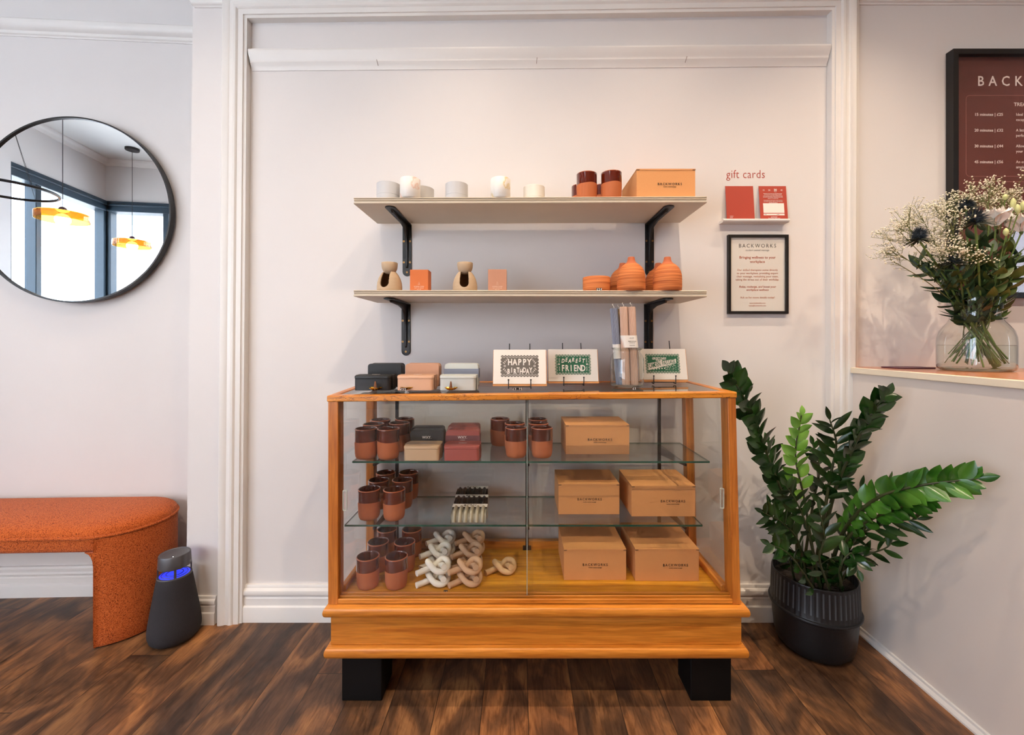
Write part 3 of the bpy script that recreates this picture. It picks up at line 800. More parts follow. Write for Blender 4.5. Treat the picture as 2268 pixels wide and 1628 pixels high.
# ---- price beads
def price(s, x, y, z, label):
    th = thing('price_tag', label, 'price tag', (x, y, z), group='tiny letter-bead price tags')
    n = len(s); w = .0064
    mb = MB()
    for i in range(n): mb.box((i-n/2)*w+.0002, (i-n/2+1)*w-.0002, 0, .004, 0, .0082)
    mb.build('bead_strip', mat('black_bead', (22,20,20), rough=.4), th, bevel=.0005)
    merge_text([(c, .0098, (i-n/2+.5)*w, -.0003, .0008, dict(bold=.02, sx=.9)) for i, c in enumerate(s)], WHITEINK, 'bead_letters', th)
price('£24', PX(1327,1.475), 1.4725, SH2, 'black and white bead price tag on the lower wall shelf by the clay bowl')
price('£22', PX(893,1.362), 1.3610, ZT+.001, 'bead price tag beside the middle brass incense dish')
price('£3.75', PX(1146,1.392), 1.380, ZT, 'bead price tag in front of the birthday card')
price('£5', PX(1404,1.40), 1.395, ZT, 'bead price tag in front of the candle jar')
price('£8', PX(987,1.373), 1.373, ZD, 'bead price tag on the wooden deck in front of the clay knots')

# ---- lidded tins
def tin(x, y, z, m, label, stand=False, text=None, sleeve=None, group='lidded rectangular tins'):
    """lying: lid up. standing: lid facing the viewer"""
    W, D_, Hh = .1166, .082, .0475
    th = thing('storage_tin', label, 'tin', (x, y, z), group=group)
    M = Matrix.Translation((0,0,D_/2)) @ Matrix.Rotation(pi/2, 4, 'X') @ Matrix.Translation((0,0,-Hh)) if stand else Matrix.Translation((0,D_/2,0))
    def fin(mb, name, mt):
        mb.v = [tuple(M @ Vector(v)) for v in mb.v]; return mb.build(name, mt, th, smooth=35, bevel=.0008)
    rr = rrect(-W/2+.001, W/2-.001, -D_/2+.001, D_/2-.001, .010)
    mb = MB(); mb.prism(rr, 0, Hh-.010); fin(mb, 'tin_body', m)
    rl_ = rrect(-W/2, W/2, -D_/2, D_/2, .011); ri = rrect(-W/2+.004, W/2-.004, -D_/2+.004, D_/2-.004, .009)
    mb = MB(); mb.rings([[(a,b,Hh-.0095) for a,b in rl_], [(a,b,Hh-.0025) for a,b in rl_], [(a*.985,b*.985,Hh-.0006) for a,b in rl_], [(a,b,Hh-.0002) for a,b in ri]]); fin(mb, 'tin_lid', m)
    if sleeve:
        mb = MB(); k = .0009; t = .0006
        q0, q1 = -.018, .018
        # paper band wrapped round the middle
        for a0, a1, b0, b1 in ((-W/2-k,W/2+k,Hh+.0002,Hh+.0008),):
            mb.box(a0, a1, q0, q1, b0, b1)
        mb.box(-W/2-k-t, -W/2-k, q0, q1, 0, Hh+.0008); mb.box(W/2+k, W/2+k+t, q0, q1, 0, Hh+.0008)
        fin(mb, 'paper_sleeve', sleeve)
    if text:
        gold = WHITEINK
        if stand:
            merge_text([(text, .0125, 0, -Hh-.0006 if False else -.0006, D_*.5-.004, dict(bold=.01))], gold, 'printed_name', th)
        else:
            me = text_mesh(text, .011, bold=.01)
            mb = MB(); R = Matrix.Translation((0,D_*.5-.003,Hh+.0012)) @ Matrix.Rotation(-pi/2, 4, 'X')
            mb.add([R @ v.co for v in me.vertices], [tuple(p.vertices) for p in me.polygons]); mb.build('printed_name', gold, th, smooth=0)
    return th
TBLK = mat('black_tin', (24,24,27), rough=.5, var=.02); TPEA = mat('peach_tin', (222,176,144), rough=.5, var=.01)
TGRY = mat('pale_grey_tin', (200,204,200), rough=.5, var=.01); TBLU = mat('slate_blue_sleeve', (128,134,150), rough=.6, var=.01)
TCRM = mat('cream_tin', (214,178,140), rough=.5, var=.01); TRED = mat('brick_red_tin', (176,84,74), rough=.5, var=.01)
TBLS = mat('black_sleeve', (34,33,35), rough=.6, var=.01); TPES = mat('tan_sleeve', (196,150,122), rough=.6, var=.01)
y0 = 1.380
tin(PX(783,y0)+.0583, y0, ZT-.001, TBLK, 'black lidded tin lying flat on the cabinet top, front row left', text='WXY.', sleeve=TBLS)
tin(PX(878,y0)+.0583, y0, ZT-.001, TPEA, 'peach lidded tin lying flat on the cabinet top, front row middle', text='WXY.', sleeve=TPES)
tin(PX(972.5,y0)+.0588, y0, ZT-.001, TGRY, 'pale grey lidded tin lying flat on the cabinet top, front row right', text='WXY.', sleeve=TGRY)
# standing ones (stand=True: bottom plate at the rear, so they stand on a long edge)
def upright(x, y, z, m, label, text=None, band=None, flip=False):
    W, D_, Hh = .1166, .082, .0475
    th = thing('storage_tin', label, 'tin', (x, y, z), group='lidded rectangular tins')
    M = Matrix.Translation((0,0,D_/2)) @ Matrix.Rotation(pi/2, 4, 'X')      # lid (+z) turns to -y
    s = -1 if flip else 1
    def fin(mb, name, mt):
        out = []
        for v in mb.v:
            p = M @ Vector((v[0], v[1], v[2])); yy = p.y + Hh
            out.append((p.x, Hh-yy if flip else yy, p.z))
        mb.v = out; return mb.build(name, mt, th, smooth=35, bevel=.0008)
    rr = rrect(-W/2+.001, W/2-.001, -D_/2+.001, D_/2-.001, .010)
    mb = MB(); mb.prism(rr, 0, Hh-.010); fin(mb, 'tin_body', m)
    rl_ = rrect(-W/2, W/2, -D_/2, D_/2, .011); ri = rrect(-W/2+.004, W/2-.004, -D_/2+.004, D_/2-.004, .009)
    mb = MB(); mb.rings([[(a,b,Hh-.0095) for a,b in rl_], [(a,b,Hh-.0025) for a,b in rl_], [(a*.985,b*.985,Hh-.0006) for a,b in rl_], [(a,b,Hh-.0002) for a,b in ri]]); fin(mb, 'tin_lid', m)
    if band:
        mb = MB(); k = .0004; t = .0005
        mb.box(-W/2-k, W/2+k, -.0006-t, -.0004, D_*.40, D_*.78); mb.box(-W/2-k-t, -W/2-k, -.0006-t, Hh, D_*.40, D_*.78); mb.box(W/2+k, W/2+k+t, -.0006-t, Hh, D_*.40, D_*.78)
        mb.build('paper_sleeve', band, th, smooth=0)
    if text: merge_text([(text, .0125, 0, -.0020, D_*.66, dict(bold=.01))] + ([('CANDLE', .0042, 0, -.0020, D_*.58, dict(spacing=1.1))] if band else []), WHITEINK, 'printed_name', th)
    return th
y1 = 1.476
upright(PX(814,y1)+.0583, y1, ZT-.001, TBLK, 'black tin standing upright on the cabinet top, behind the flat black tin', flip=True, band=None)
upright(PX(897,y1)+.0583, y1, ZT-.001, TPES, 'tan tin standing upright on the cabinet top, behind the flat peach tin', flip=True)
upright(PX(984,y1)+.0583, y1, ZT-.001, TGRY, 'pale grey tin with slate blue band standing upright behind the flat grey tin', flip=True, band=TBLU)
# inside, on the upper glass shelf
y0 = 1.403
tin(PX(893,y0)+.0583, y0, ZS1, TCRM, 'cream lidded tin lying flat on the upper glass shelf', text='WXY.', sleeve=TCRM)
tin(PX(982,y0)+.0583, y0, ZS1, TRED, 'brick red lidded tin lying flat on the upper glass shelf', text='WXY.', sleeve=TRED)
upright(PX(908,1.488)+.0583, 1.488, ZS1, TBLK, 'black tin standing behind the cream tin, white lettering on its front', text='WXY.')
upright(PX(909,1.538)+.0583, 1.538, ZS1, TBLK, 'black tin standing rearmost behind the cream tin')
upright(PX(987,1.488)+.0583, 1.488, ZS1, TRED, 'brick red tin with dark red sleeve standing right behind the flat red tin', text='WXY.', band=mat('plum_sleeve', (112,58,60), rough=.6))
upright(PX(990,1.538)+.0583, 1.538, ZS1, TRED, 'brick red tin standing in the middle of the red stack')
upright(PX(992,1.588)+.0583, 1.588, ZS1, TRED, 'brick red tin standing rearmost of the red ones')

# ---- incense dishes with cones
CONE = mat('incense_cone', (120,76,50), rough=.9, noise=200, var=.1)
def dish(x, y, rz, label):
    th = thing('incense_dish', label, 'incense dish', (x, y, ZT+.0005), (0,0,rz), 'brass leaf incense dishes')
    mb = MB(); rs = []
    for k, (f, z) in enumerate(((.25,.001),(.6,.0035),(1,.0095),(.97,.0102),(.6,.0045),(.25,.002))):
        rs.append([(.0195*f*(1+.16*cos(5*a))*cos(a), .0195*f*(1+.16*cos(5*a))*sin(a), z) for a in [2*pi*i/60 for i in range(60)]])
    mb.rings(rs); mb.build('brass_dish', BRASS, th, smooth=50)
    mb = MB(); mb.lathe([(.0056,.0025),(.0052,.006),(.0022,.028),(.0010,.0295)], 20); mb.build('incense_cone', CONE, th, smooth=60)
dish(PX(831,1.366), 1.3665, .3, 'small brass dish with brown incense cone in front of the black tin')
dish(PX(901.5,1.386), 1.388, .9, 'small brass dish with brown incense cone in front of the peach tin')
dish(PX(998.5,1.366), 1.3665, 1.5, 'small brass dish with brown incense cone in front of the pale grey tin')

# ---- greeting cards on wire easels
GREYI = mat('grey_ink', (108,102,96), rough=.7, var=.01); GREENI = mat('green_ink', (36,104,74), rough=.7, var=.01)
def card(x, y, z, tilt, label, ink, W=.175, Hh=.122, kind=0):
    th = thing('greeting_card', label, 'greeting card', (x, y, z), (-tilt,0,0), 'printed greeting cards on easels')
    mb = MB(); mb.box(-W/2, W/2, 0, .0012, .007, Hh); mb.build('card_front', WHITE, th, smooth=0)
    mb = MB(); mb.box(-W/2-.001, W/2+.002, .0016, .0030, 0, Hh-.002); mb.build('envelope', KRAFT, th, smooth=0)
    # scalloped block print
    w, h = .123, .069; cz = Hh*.545
    mb = MB(); mb.box(-w/2+.003, w/2-.003, -.0004, -.0001, cz-h/2+.003, cz+h/2-.003)
    nx, nz = 12, 6
    sc = []
    for i in range(nx):
        for zz in (cz-h/2+.003, cz+h/2-.003): sc.append((-w/2+.004+(w-.008)*i/(nx-1), zz))
    for j in range(1, nz):
        for xx in (-w/2+.003, w/2-.003): sc.append((xx, cz-h/2+.003+(h-.006)*j/nz))
    for a, b in sc: mb.prismY([(a+.0052*cos(t*pi/6), b+.0052*sin(t*pi/6)) for t in range(12)], -.0005, -.0001)
    mb.build('block_print', ink, th, smooth=0)
    it = MB()
    def ring(a, b, r, t=.0009):
        n = 12; o_ = [[(a+r*cos(2*pi*i/n), yy, b+r*sin(2*pi*i/n)) for i in range(n)] for yy in (-.0009,)]
        i_ = [(a+(r-t)*cos(2*pi*i/n), -.0009, b+(r-t)*sin(2*pi*i/n)) for i in range(n)]
        it.rings([o_[0], i_], True, False, False)
    if kind == 0:
        for i in range(nx):
            a = -w/2+.004+(w-.008)*i/(nx-1)
            for zz, s in ((cz+h/2-.003, 1), (cz-h/2+.003, -1)):
                pts = arc(a, zz-.0042*s, .0045, 0 if s > 0 else 180, 180 if s > 0 else 360, 6)
                it.rings([[(p,-.0009,q) for p,q in pts], [(p*1+ (a-p)*.25,-.0009,q+(zz-.0042*s-q)*.25) for p,q in pts]], False, False, False)
        for s in (-1, 1):
            ring(s*.0495, cz, .0035, .0014)
            for k in range(4):
                for q in (-1, 1):
                    p0 = Vector((s*(.050-.003*k), -.0009, cz+q*(.008+.0045*k))); p1 = p0+Vector((s*(.006-.002*k), 0, q*.0055)); n_ = Vector((q*.0011,0,-s*.0011))
                    it.add([p0-n_*.2, p0+n_, p1, p0+n_*.5+(p1-p0)*.5-n_*1.6], [(0,1,2,3)])
    else:
        for a, b in sc: ring(a, b, .0034, .0011)
        if kind == 1:
            for s in (-1, 1):
                it.prismY([(s*.0495+a*.0032, cz+.001+b*.0032) for a, b in ((0,-1.2),(1,0),(.9,.8),(.35,.9),(0,.4),(-.35,.9),(-.9,.8),(-1,0))], -.001, -.0008)
                for k in range(4):
                    for q in (-1, 1):
                        p0 = Vector((s*.050, -.0009, cz+q*(.008+.004*k))); p1 = p0+Vector((s*(-.005), 0, q*.003)); n_ = Vector((0,0,.0012))
                        it.add([p0-n_, p1, p0+n_], [(0,1,2)])
    it.build('print_pattern', WHITE, th, smooth=0)
    T = []
    def word(s, size, zc, span, wob=0, sx=1, shear=0, slope=0, y=-.0009, bold=.03):
        n = len(s)
        for i, c in enumerate(s):
            if c == ' ': continue
            xx = -span/2+span*(i+.5)/n
            T.append((c, size, xx, y, zc+(wob if i % 2 else -wob)+slope*xx, dict(sx=sx, shear=shear, bold=bold, roll=-math.atan(slope))))
            # slab serifs
    if kind == 0:
        word('HAPPY', .029, cz+.0035, .080, sx=.75); word('BIRTHDAY', .023, cz-.0235, .084, .0022, sx=.65)
    elif kind == 1:
        word('DEAREST', .020, cz+.0085, .084, .002, sx=.75, shear=.25); word('FRIEND', .031, cz-.0235, .086, sx=.68)
    else:
        word('GREETINGS', .0115, cz+.0155, .052, shear=.2, sx=.8); T[:] = [(a,b,c-.012,d_,e,f) for a,b,c,d_,e,f in T]
        word('FROM', .0105, cz+.0080, .024, shear=.3, sx=.8)
        for i in range(-4, 0): T[i] = (T[i][0], T[i][1], T[i][2]-.014, *T[i][3:])
    merge_text(T, WHITE, 'print_letters', th)
    if kind < 2:     # little slabs at the feet of the letters
        pass
    if kind == 2:    # slanting ribbon with lettering, hearts below
        sl = .17
        mb = MB(); mb.add([(-.054,-.0010,cz-.016-.009),(.050,-.0010,cz+.004-.003),(.050,-.0010,cz+.018),(-.054,-.0010,cz+.001)], [(0,1,2,3)]); mb.build('print_ribbon', WHITE, th, smooth=0)
        T = []; s = 'CAMDEN PASSAGE'; n = len(s)
        for i, c in enumerate(s):
            xx = -.050+.098*(i+.5)/n
            if c != ' ': T.append((c, .0225, xx, -.0016, cz-.0165+(xx+.05)*.19, dict(sx=.48, bold=.012, roll=-math.atan(.19))))
        merge_text(T, ink, 'ribbon_letters', th)
        mb = MB()
        for i in range(5):
            a = -.034+i*.010; b = cz-.0205+.0008*i
            mb.prismY([(a+p*.0028, b+q*.0028) for p, q in ((0,-1.2),(1,0),(.9,.8),(.35,.9),(0,.4),(-.35,.9),(-.9,.8),(-1,0))], -.0010, -.0008)
        for i in range(60):
            a = random.uniform(.008,.048); b = random.uniform(cz-.024, cz-.008+(a-.008)*.15); r = random.uniform(.0006,.0013)
            mb.prismY([(a+r*cos(t*pi/3), b+r*sin(t*pi/3)) for t in range(6)], -.0010, -.0008)
        mb.build('print_hearts', WHITE, th, smooth=0)
    mb = MB(); mb.box(-W/2-.003, W/2+.003, -.0026, -.0024, -.003, Hh+.001)
    sl_ = mb.build('clear_sleeve', thin_glass('cello', (.995,.995,.995), boost=.2), th, smooth=0)
    return th
def easel(x, y, z, hw, hgt, label, dep=.055):
    th = thing('card_easel', label, 'easel', (x, y, z), group='black wire card easels')
    r = .0017
    for s in (-1, 1):
        mb = MB()
        mb.tube([(s*hw,-.012,r),(s*hw,-.012,.028)], r, seg=8); mb.ball((s*hw,-.012,.030), .0030, nu=10, nv=8); mb.build('front_prong', BLACK, th, smooth=60)
        mb = MB(); mb.tube([(s*hw,-.012,r),(s*hw,.006,r+.0005),(s*hw*.97,.012,.010),(s*hw*.95,.012+hgt*.26,hgt)], r, seg=8); mb.build('back_post', BLACK, th, smooth=60)
    mb = MB(); mb.tube([(-hw,-.004,.007),(hw,-.004,.007)], r, seg=8); mb.build('cross_bar', BLACK, th, smooth=60)
TI = radians(13)
def easelcard(u_c, y, hw, hgt, klabel, elabel, ink, kind):
    x = PX(u_c, y)
    easel(x, y, ZT+.0005, hw, hgt, elabel)
    card(x, y-.0035, ZT+.0095, TI, klabel, ink, kind=kind)
easelcard(1151, 1.425, .0365, .148, 'white greeting card reading HAPPY BIRTHDAY in a grey block print', 'black wire easel holding the birthday card', GREYI, 0)
easelcard(1270, 1.520, .0350, .150, 'white greeting card reading DEAREST FRIEND in a green block print', 'black wire easel holding the green dearest-friend card', GREENI, 1)
easelcard(1470, 1.585, .0400, .158, 'white greeting card reading GREETINGS FROM CAMDEN PASSAGE in green', 'black wire easel holding the camden passage card behind the jar', GREENI, 2)

# ---- glass jar of pillar candles
JX, JY = PX(1388.5,1.49), 1.49
th = thing('glass_jar', 'clear glass jar with flared lip holding ribbed candles', 'jar', (JX, JY, ZT+.0005))
mb = MB()
jp = [(.002,.0),(.046,.0),(.0535,.004),(.0565,.012),(.0570,.030),(.0570,.088),(.0555,.100),(.0495,.112),(.0445,.118),(.0440,.123),(.0520,.131),(.0530,.133),(.0515,.1345),(.0420,.1255)]
mb.lathe(jp, 56, cap0=True, cap1=False); mb.build('jar_wall', JARG, th, smooth=60)
mb = MB(); mb.lathe([(.050,.003),(.052,.006),(.048,.009)], 48); mb.build('jar_base', JARG, th, smooth=60)
PINKW = mat('dusky_pink_wax', (206,172,152), rough=.5, var=.01); BLUW = mat('blue_grey_wax', (138,142,160), rough=.5, var=.01); YELW = mat('honey_wax', (220,188,146), rough=.5, var=.01)
WICK = mat('white_wick', (236,228,216), rough=.9)
def taper(p0, p1, m, label, band=None, r=.0135):
    """ribbed candle from p0 (foot) to p1 (top) in world space"""
    p0, p1 = Vector(p0), Vector(p1)
    t = thing('ribbed_candle', label, 'candle', p0, group='ribbed candles in the jar')
    d_ = (p1-p0)
    mb = MB(); mb.tube([(0,0,0), d_*.99, d_], [r, r, r*.93], seg=112, flute=22, fdepth=.13); mb.build('wax', m, t, smooth=25)
    mb = MB(); w = d_.normalized()
    mb.tube(catmull([d_, d_+w*.006+Vector((.001,0,0)), d_+w*.010+Vector((-.004,0,.001)), d_+w*.014+Vector((-.002,0,.001))], 4), .0011, seg=6); mb.build('wick', WICK, t)
    return t, d_
zj = ZT+.0085
taper((JX-.006,JY-.012,zj), (PX(1381,JY-.012),JY-.012,zj+.266), PINKW, 'dusky pink ribbed candle, left of the banded pink pair in the jar')
taper((JX+.0235,JY-.010,zj), (PX(1398.5,JY-.010),JY-.010,zj+.266), PINKW, 'dusky pink ribbed candle, right of the banded pink pair in the jar')
ct, dd = taper((JX-.022,JY+.010,zj), (PX(1359.5,JY),JY,zj+.262), BLUW, 'blue-grey ribbed candle leaning to the left in the jar')
taper((JX-.012,JY+.034,zj), (PX(1371,JY+.032),JY+.032,zj+.262), YELW, 'honey coloured ribbed candle behind the blue-grey one')
mb = MB()
w = dd.normalized(); p = dd*.36; q = dd*.60
mb.tube([dd*.34, dd*.53], .0146, seg=40, cap=False); mb.build('paper_label', WHITE, ct, smooth=60)
# paper wrap round the pink pair
cx = (PX(1381,JY-.011)+PX(1398.5,JY-.011))/2 + .004
t = thing('paper_wrap', 'white printed paper wrap round the pair of pink candles', 'paper label', (cx, JY-.011, 0))
o = rrect(-.0285,.0275,-.0155,.0155,.014,6)
z0, z1 = PZ(770,JY-.02), PZ(743,JY-.02)
mb = MB(); mb.rings([[(a+.0045,b,z0) for a,b in o],[(a,b,z1) for a,b in o]], True, False, False); mb.build('paper', WHITE, t, smooth=60)
merge_text([('SURU LIFE', .0034, .006, -.0162, z1-.010, {}), ('RIBBED CANDLES', .0036, .008, -.0162, z1-.021, dict(bold=.01)), ('hand poured soy', .0028, .008, -.0162, z1-.0255, {}), ('beeswax blend', .003, .008, -.0162, z1-.0345, {})], GREYI, 'printed_text', t)

# ---- clay knots
KW = mat('white_clay_knot', (248,242,230), rough=.75, bumpn=(250,.08,.001)); KT = mat('tan_clay_knot', (218,176,140), rough=.75, bumpn=(250,.08,.001)); KS = mat('sand_clay_knot', (222,182,136), rough=.75, bumpn=(250,.08,.001))
kp = [(-.050,-.026,.0085),(-.027,-.008,.0095),(.000,.008,.0150),(.022,.027,.0275),(.042,.020,.0270),(.047,-.002,.0170),(.034,-.020,.0098),(.010,-.022,.0150),(-.010,-.009,.0285),(-.020,.010,.0290),(-.014,.028,.0160),(.004,.030,.0095),(.018,.012,.0130),(.030,-.006,.0235),(.038,-.026,.0275)]
_k = {}
def knot(x, y, z, m, label, rz=0):
    if m.name not in _k:
        mb = MB(); mb.tube(catmull(kp, 8), .0094, seg=18); o = mb.build('clay_knot', m, smooth=50); _k[m.name] = o
    else: o = _k[m.name].copy(); C.objects.link(o)
    o.location = (x, y, z); o.rotation_euler = (0,0,rz)
    tag(o, label, 'clay knot', 'ornamental clay knots')
for yk, row in ((1.425,'front'),(1.530,'middle'),(1.630,'rear')):
    for xk, m, nme in ((-.283 if row == 'front' else -.296, KW, 'white'), (-.178 if row == 'front' else -.186, KT, 'tan')):
        knot(xk, yk, ZD+.0012, m, f'{nme} clay knot on the wooden deck, bottom one of the {row} {nme} pair', random.uniform(-.05,.05))
        knot(xk, yk, ZD+.0005+.0405, m, f'{nme} clay knot, stacked on top in the {row} {nme} pair', random.uniform(-.05,.05))
knot(PX(1108,1.50), 1.50, ZD+.0012, KS, 'sand coloured clay knot lying by itself on the deck')

# ---- hair combs in paper bands on the lower glass shelf
def comb(x, y, m, mteeth, label):
    t = thing('hair_claw_pack', label, 'hair claw', (x, y, ZS2), group='paper-banded hair claws'); t.scale = (1,1,1.45)
    W, D_, h = .116, .088, .026
    mb = MB()
    mb.sweep([(-D_/2,0),(-D_/2,.008),(-D_/2+.006,.016),(-D_/2+.018,.020),(D_/2-.010,.021),(D_/2,.014),(D_/2,0)], [((-W/2+.003,0,.001),(0,1,0),(0,0,1)),((-W/2,0,.001),(0,1,0),(0,0,1.0)),((W/2,0,.001),(0,1,0),(0,0,1)),((W/2+.0,0,.001),(0,1,0),(0,0,.95))])
    mb.build('claw_body', m, t, smooth=40, bevel=.001)
    mb = MB()
    for i in range(6):
        a = -W/2+.012+i*(W-.024)/5
        mb.tube(catmull([(a,-D_/2-.002,.004),(a,-D_/2+.002,.014),(a,-D_/2+.014,.0225),(a,.006,.0235)], 4), .0060, seg=10)
    mb.build('claw_teeth', mteeth, t, smooth=50)
    mb = MB()
    mb.sweep([(.004,0),(.030,0),(.030,.0006),(.004,.0006)], [((-W/2-.001,0,.0),(0,1,0),(-1,0,0)),((-W/2-.001,0,.0255),(0,1,0),(0,0,1)),((W/2+.001,0,.0255),(0,1,0),(0,0,1)),((W/2+.001,0,.0),(0,1,0),(1,0,0))], closed_prof=True)
    band = mb.build('paper_band', WHITE, t, smooth=0)
    me = text_mesh('BYRN', .016, spacing=1.1); mb = MB(); R = Matrix.Translation((.0,.012,.0266)) @ Matrix.Rotation(-pi/2, 4, 'X')
    mb.add([R @ v.co for v in me.vertices], [tuple(q.vertices) for q in me.polygons]); mb.build('band_lettering', GREYI, band, smooth=0)
CLB = mat('black_acetate', (12,11,11), rough=.5); CLG = mat('dark_green_acetate', (15,19,16), rough=.5); CLC = mat('clear_grey_acetate', (150,146,134), rough=.15); CLY = mat('cream_acetate', (178,168,146), rough=.3); CLD = mat('brown_black_acetate', (18,13,12), rough=.5)
comb(PX(1040,1.450), 1.450, CLC, CLY, 'translucent grey and cream hair claw in a white paper band, front of three')
comb(PX(1044,1.541), 1.541, CLB, CLD, 'black hair claw in a white paper band, middle of three')
comb(PX(1046,1.632), 1.632, CLB, CLG, 'black-green hair claw in a white paper band, rearmost of three')
# ================================================================ things on the walls
REDI = mat('brick_red_lettering', (178,66,44), rough=.6, var=.01)
# lettering above the gift cards
t = thing('wall_lettering', 'brick red words gift cards stuck on the wall', 'wall lettering', (PX(1651.5,WY), WY-.0004, PZ(394.5,WY)))
merge_text([('gift cards', .0475, 0, 0, 0, dict(sx=.86, spacing=1.04, bold=-.008))], REDI, 'letters', t)
# little ledge
t = thing('card_ledge', 'narrow white ledge holding the two red gift cards', 'ledge', (0, WY, 0))
mb = MB()
lz0, lz1 = PZ(491.5,1.70), PZ(484,1.70)
xa, xb_ = PX(1602,1.70), PX(1749,1.70)
mb.sweep([(0,0),(-.030,0),(-.036,.003),(-.038,.008),(-.036,.0125),(-.030,.0135),(-.028,.010),(0,.010)], [((xa,0,lz0),(0,1,0),(0,0,1)),((xb_,0,lz0),(0,1,0),(0,0,1))])
mb.build('ledge_strip', TRIM, t, smooth=30)
RED = mat('brick_red_card', (178,60,40), rough=.55, var=.01)
def gcard(u0, u1, label, fancy):
    y = WY-.020; x0, x1 = PX(u0,y), PX(u1,y); w = x1-x0; h = .142; z = lz0+.0105
    t = thing('gift_card', label, 'gift card', ((x0+x1)/2, y, z), (-.10,0,0))
    mb = MB(); mb.box(-w/2, w/2, 0, .0006, 0, h); mb.build('card', RED, t, smooth=0)
    if not fancy:
        merge_text([('modern', .0046, -w/2+.012, -.0004, .016, dict(align='LEFT')), ('seated', .0046, -w/2+.012, -.0004, .010, dict(align='LEFT')), ('massage', .0046, -w/2+.012, -.0004, .004, dict(align='LEFT'))], WHITEINK, 'printed_text', t)
    else:
        T = [('15', .0085, -.036, -.0004, .122, {}), ('20', .0085, -.0135, -.0004, .122, {}), ('30', .0125, .011, -.0004, .1215, dict(bold=.02)), ('45', .0085, .036, -.0004, .122, {}), ('minutes', .0030, .011, -.0004, .1170, {})]
        lines = ['Backworks was founded to give affordable massage', 'to all. Drop in for our seated massage, relaxation', 'and to ease tense muscles. Choose the time that suits', 'you from 15 to 45 minutes. Treatments are given fully', 'clothed in our massage chairs', '', 'Use your gift card within twelve months of purchase', 'by booking a treatment online or in the shop. Please', 'bring this card with you']
        z_ = .1095
        for l in lines:
            if l: T.append((l, .00355, 0, -.0004, z_, dict(bold=.012)))
            z_ -= .0050 if l else .003
        T += [('BACKWORKS', .0040, 0, -.0004, .0125, dict(bold=.02)), ('Camden Passage, Islington, London', .0034, 0, -.0004, .0082, {}), ('open seven days a week', .0034, 0, -.0004, .0042, {})]
        merge_text(T, WHITEINK, 'printed_text', t)
        mb = MB(); mb.box(-.041,.042,-.0004,-.0001,.0305,.0615+.009); mb.box(-.041,.042,-.0004,-.0001,.0205,.0275); mb.build('white_panel', WHITE, t, smooth=0)
        merge_text([('CODE', .0030, -.034, -.0007, .023, {}), ('EXPIRES', .0030, .016, -.0007, .023, {})], GREYI, 'panel_text', t)
gcard(1610, 1672, 'plain brick red gift card on the ledge, left one', False)
gcard(1684.5, 1745.5, 'brick red gift card with a white panel and figures 15 20 30 45', True)

PG = thin_glass('poster_glass', (.985,.985,.985), boost=1.0)
BFR = mat('black_picture_frame', (22,21,22), rough=.4, var=.02)
def framed(x0, x1, z0, z1, dep, bw, paper, name, label):
    t = thing(name, label, 'framed poster', ((x0+x1)/2, WY, (z0+z1)/2))
    w, h = (x1-x0)/2, (z1-z0)/2
    mb = MB(); pr = [(0,0),(0,dep),(-bw,dep),(-bw,dep*.35),(-bw*.6,0)]
    mb.sweep(pr, [((-w,0,-h),(-1,0,-1),(0,-1,0)),((-w,0,h),(-1,0,1),(0,-1,0)),((w,0,h),(1,0,1),(0,-1,0)),((w,0,-h),(1,0,-1),(0,-1,0)),((-w,0,-h),(-1,0,-1),(0,-1,0))], cap=False)
    mb.build('picture_frame', BFR, t, smooth=0)
    mb = MB(); mb.box(-w+bw*.8, w-bw*.8, -.006, -.004, -h+bw*.8, h-bw*.8); mb.build('poster', paper, t, smooth=0)
    mb = MB(); mb.box(-w+bw*.8, w-bw*.8, -dep*.72-.001, -dep*.72, -h+bw*.8, h-bw*.8); mb.build('frame_glass', PG, t, smooth=0)
    return t, w, h
dF = WY-.015
x0, x1, z1, z0 = PX(1613.5,dF), PX(1747,dF), PZ(519.5,dF), PZ(695,dF)
PAPER = mat('cream_poster_paper', (250,244,234), rough=.6, var=.01)
t, w, h = framed(x0, x1, z0, z1, .015, .0105, PAPER, 'framed_notice', 'small black framed cream notice about workplace massage under the gift cards')
SAL = mat('salmon_ink', (206,134,104), rough=.7, var=.01); SALD = mat('rust_ink', (196,104,74), rough=.7, var=.01); GRY2 = mat('soft_grey_ink', (150,140,136), rough=.7)
yy = -.0064
merge_text([('BACKWORKS', .0215, 0, yy, h-.050, dict(spacing=1.36, sx=.92, bold=-.008))], INK, 'notice_title', t)
merge_text([('modern seated massage', .0098, 0, yy, h-.0635, {})], GRY2, 'notice_subtitle', t)
merge_text([('Bringing wellness to your', .0142, 0, yy, h-.094, dict(bold=.012)), ('workplace', .0142, 0, yy, h-.111, dict(bold=.012))] +
           [(s, .0114, 0, yy, h-.2105-.0125*i, dict(bold=.008, shear=.2)) for i, s in enumerate(['Relax, recharge, and boost your', 'workplace wellness'])], SALD, 'notice_heading', t)
merge_text([(s, .0112, 0, yy, h-.1435-.0128*i, {}) for i, s in enumerate(['Our skilled therapists come directly', 'to your workplace, providing expert', 'chair massage, revitalising your team,', 'taking the stress out of their workday.'])] +
           [('Ask us for more details today!', .0112, 0, yy, h-.2535, {}), ('www.backworks.com', .0074, 0, yy, h-.2745, {}), ('hello@backworks.com', .0074, 0, yy, h-.2850, {})], SAL, 'notice_text', t)
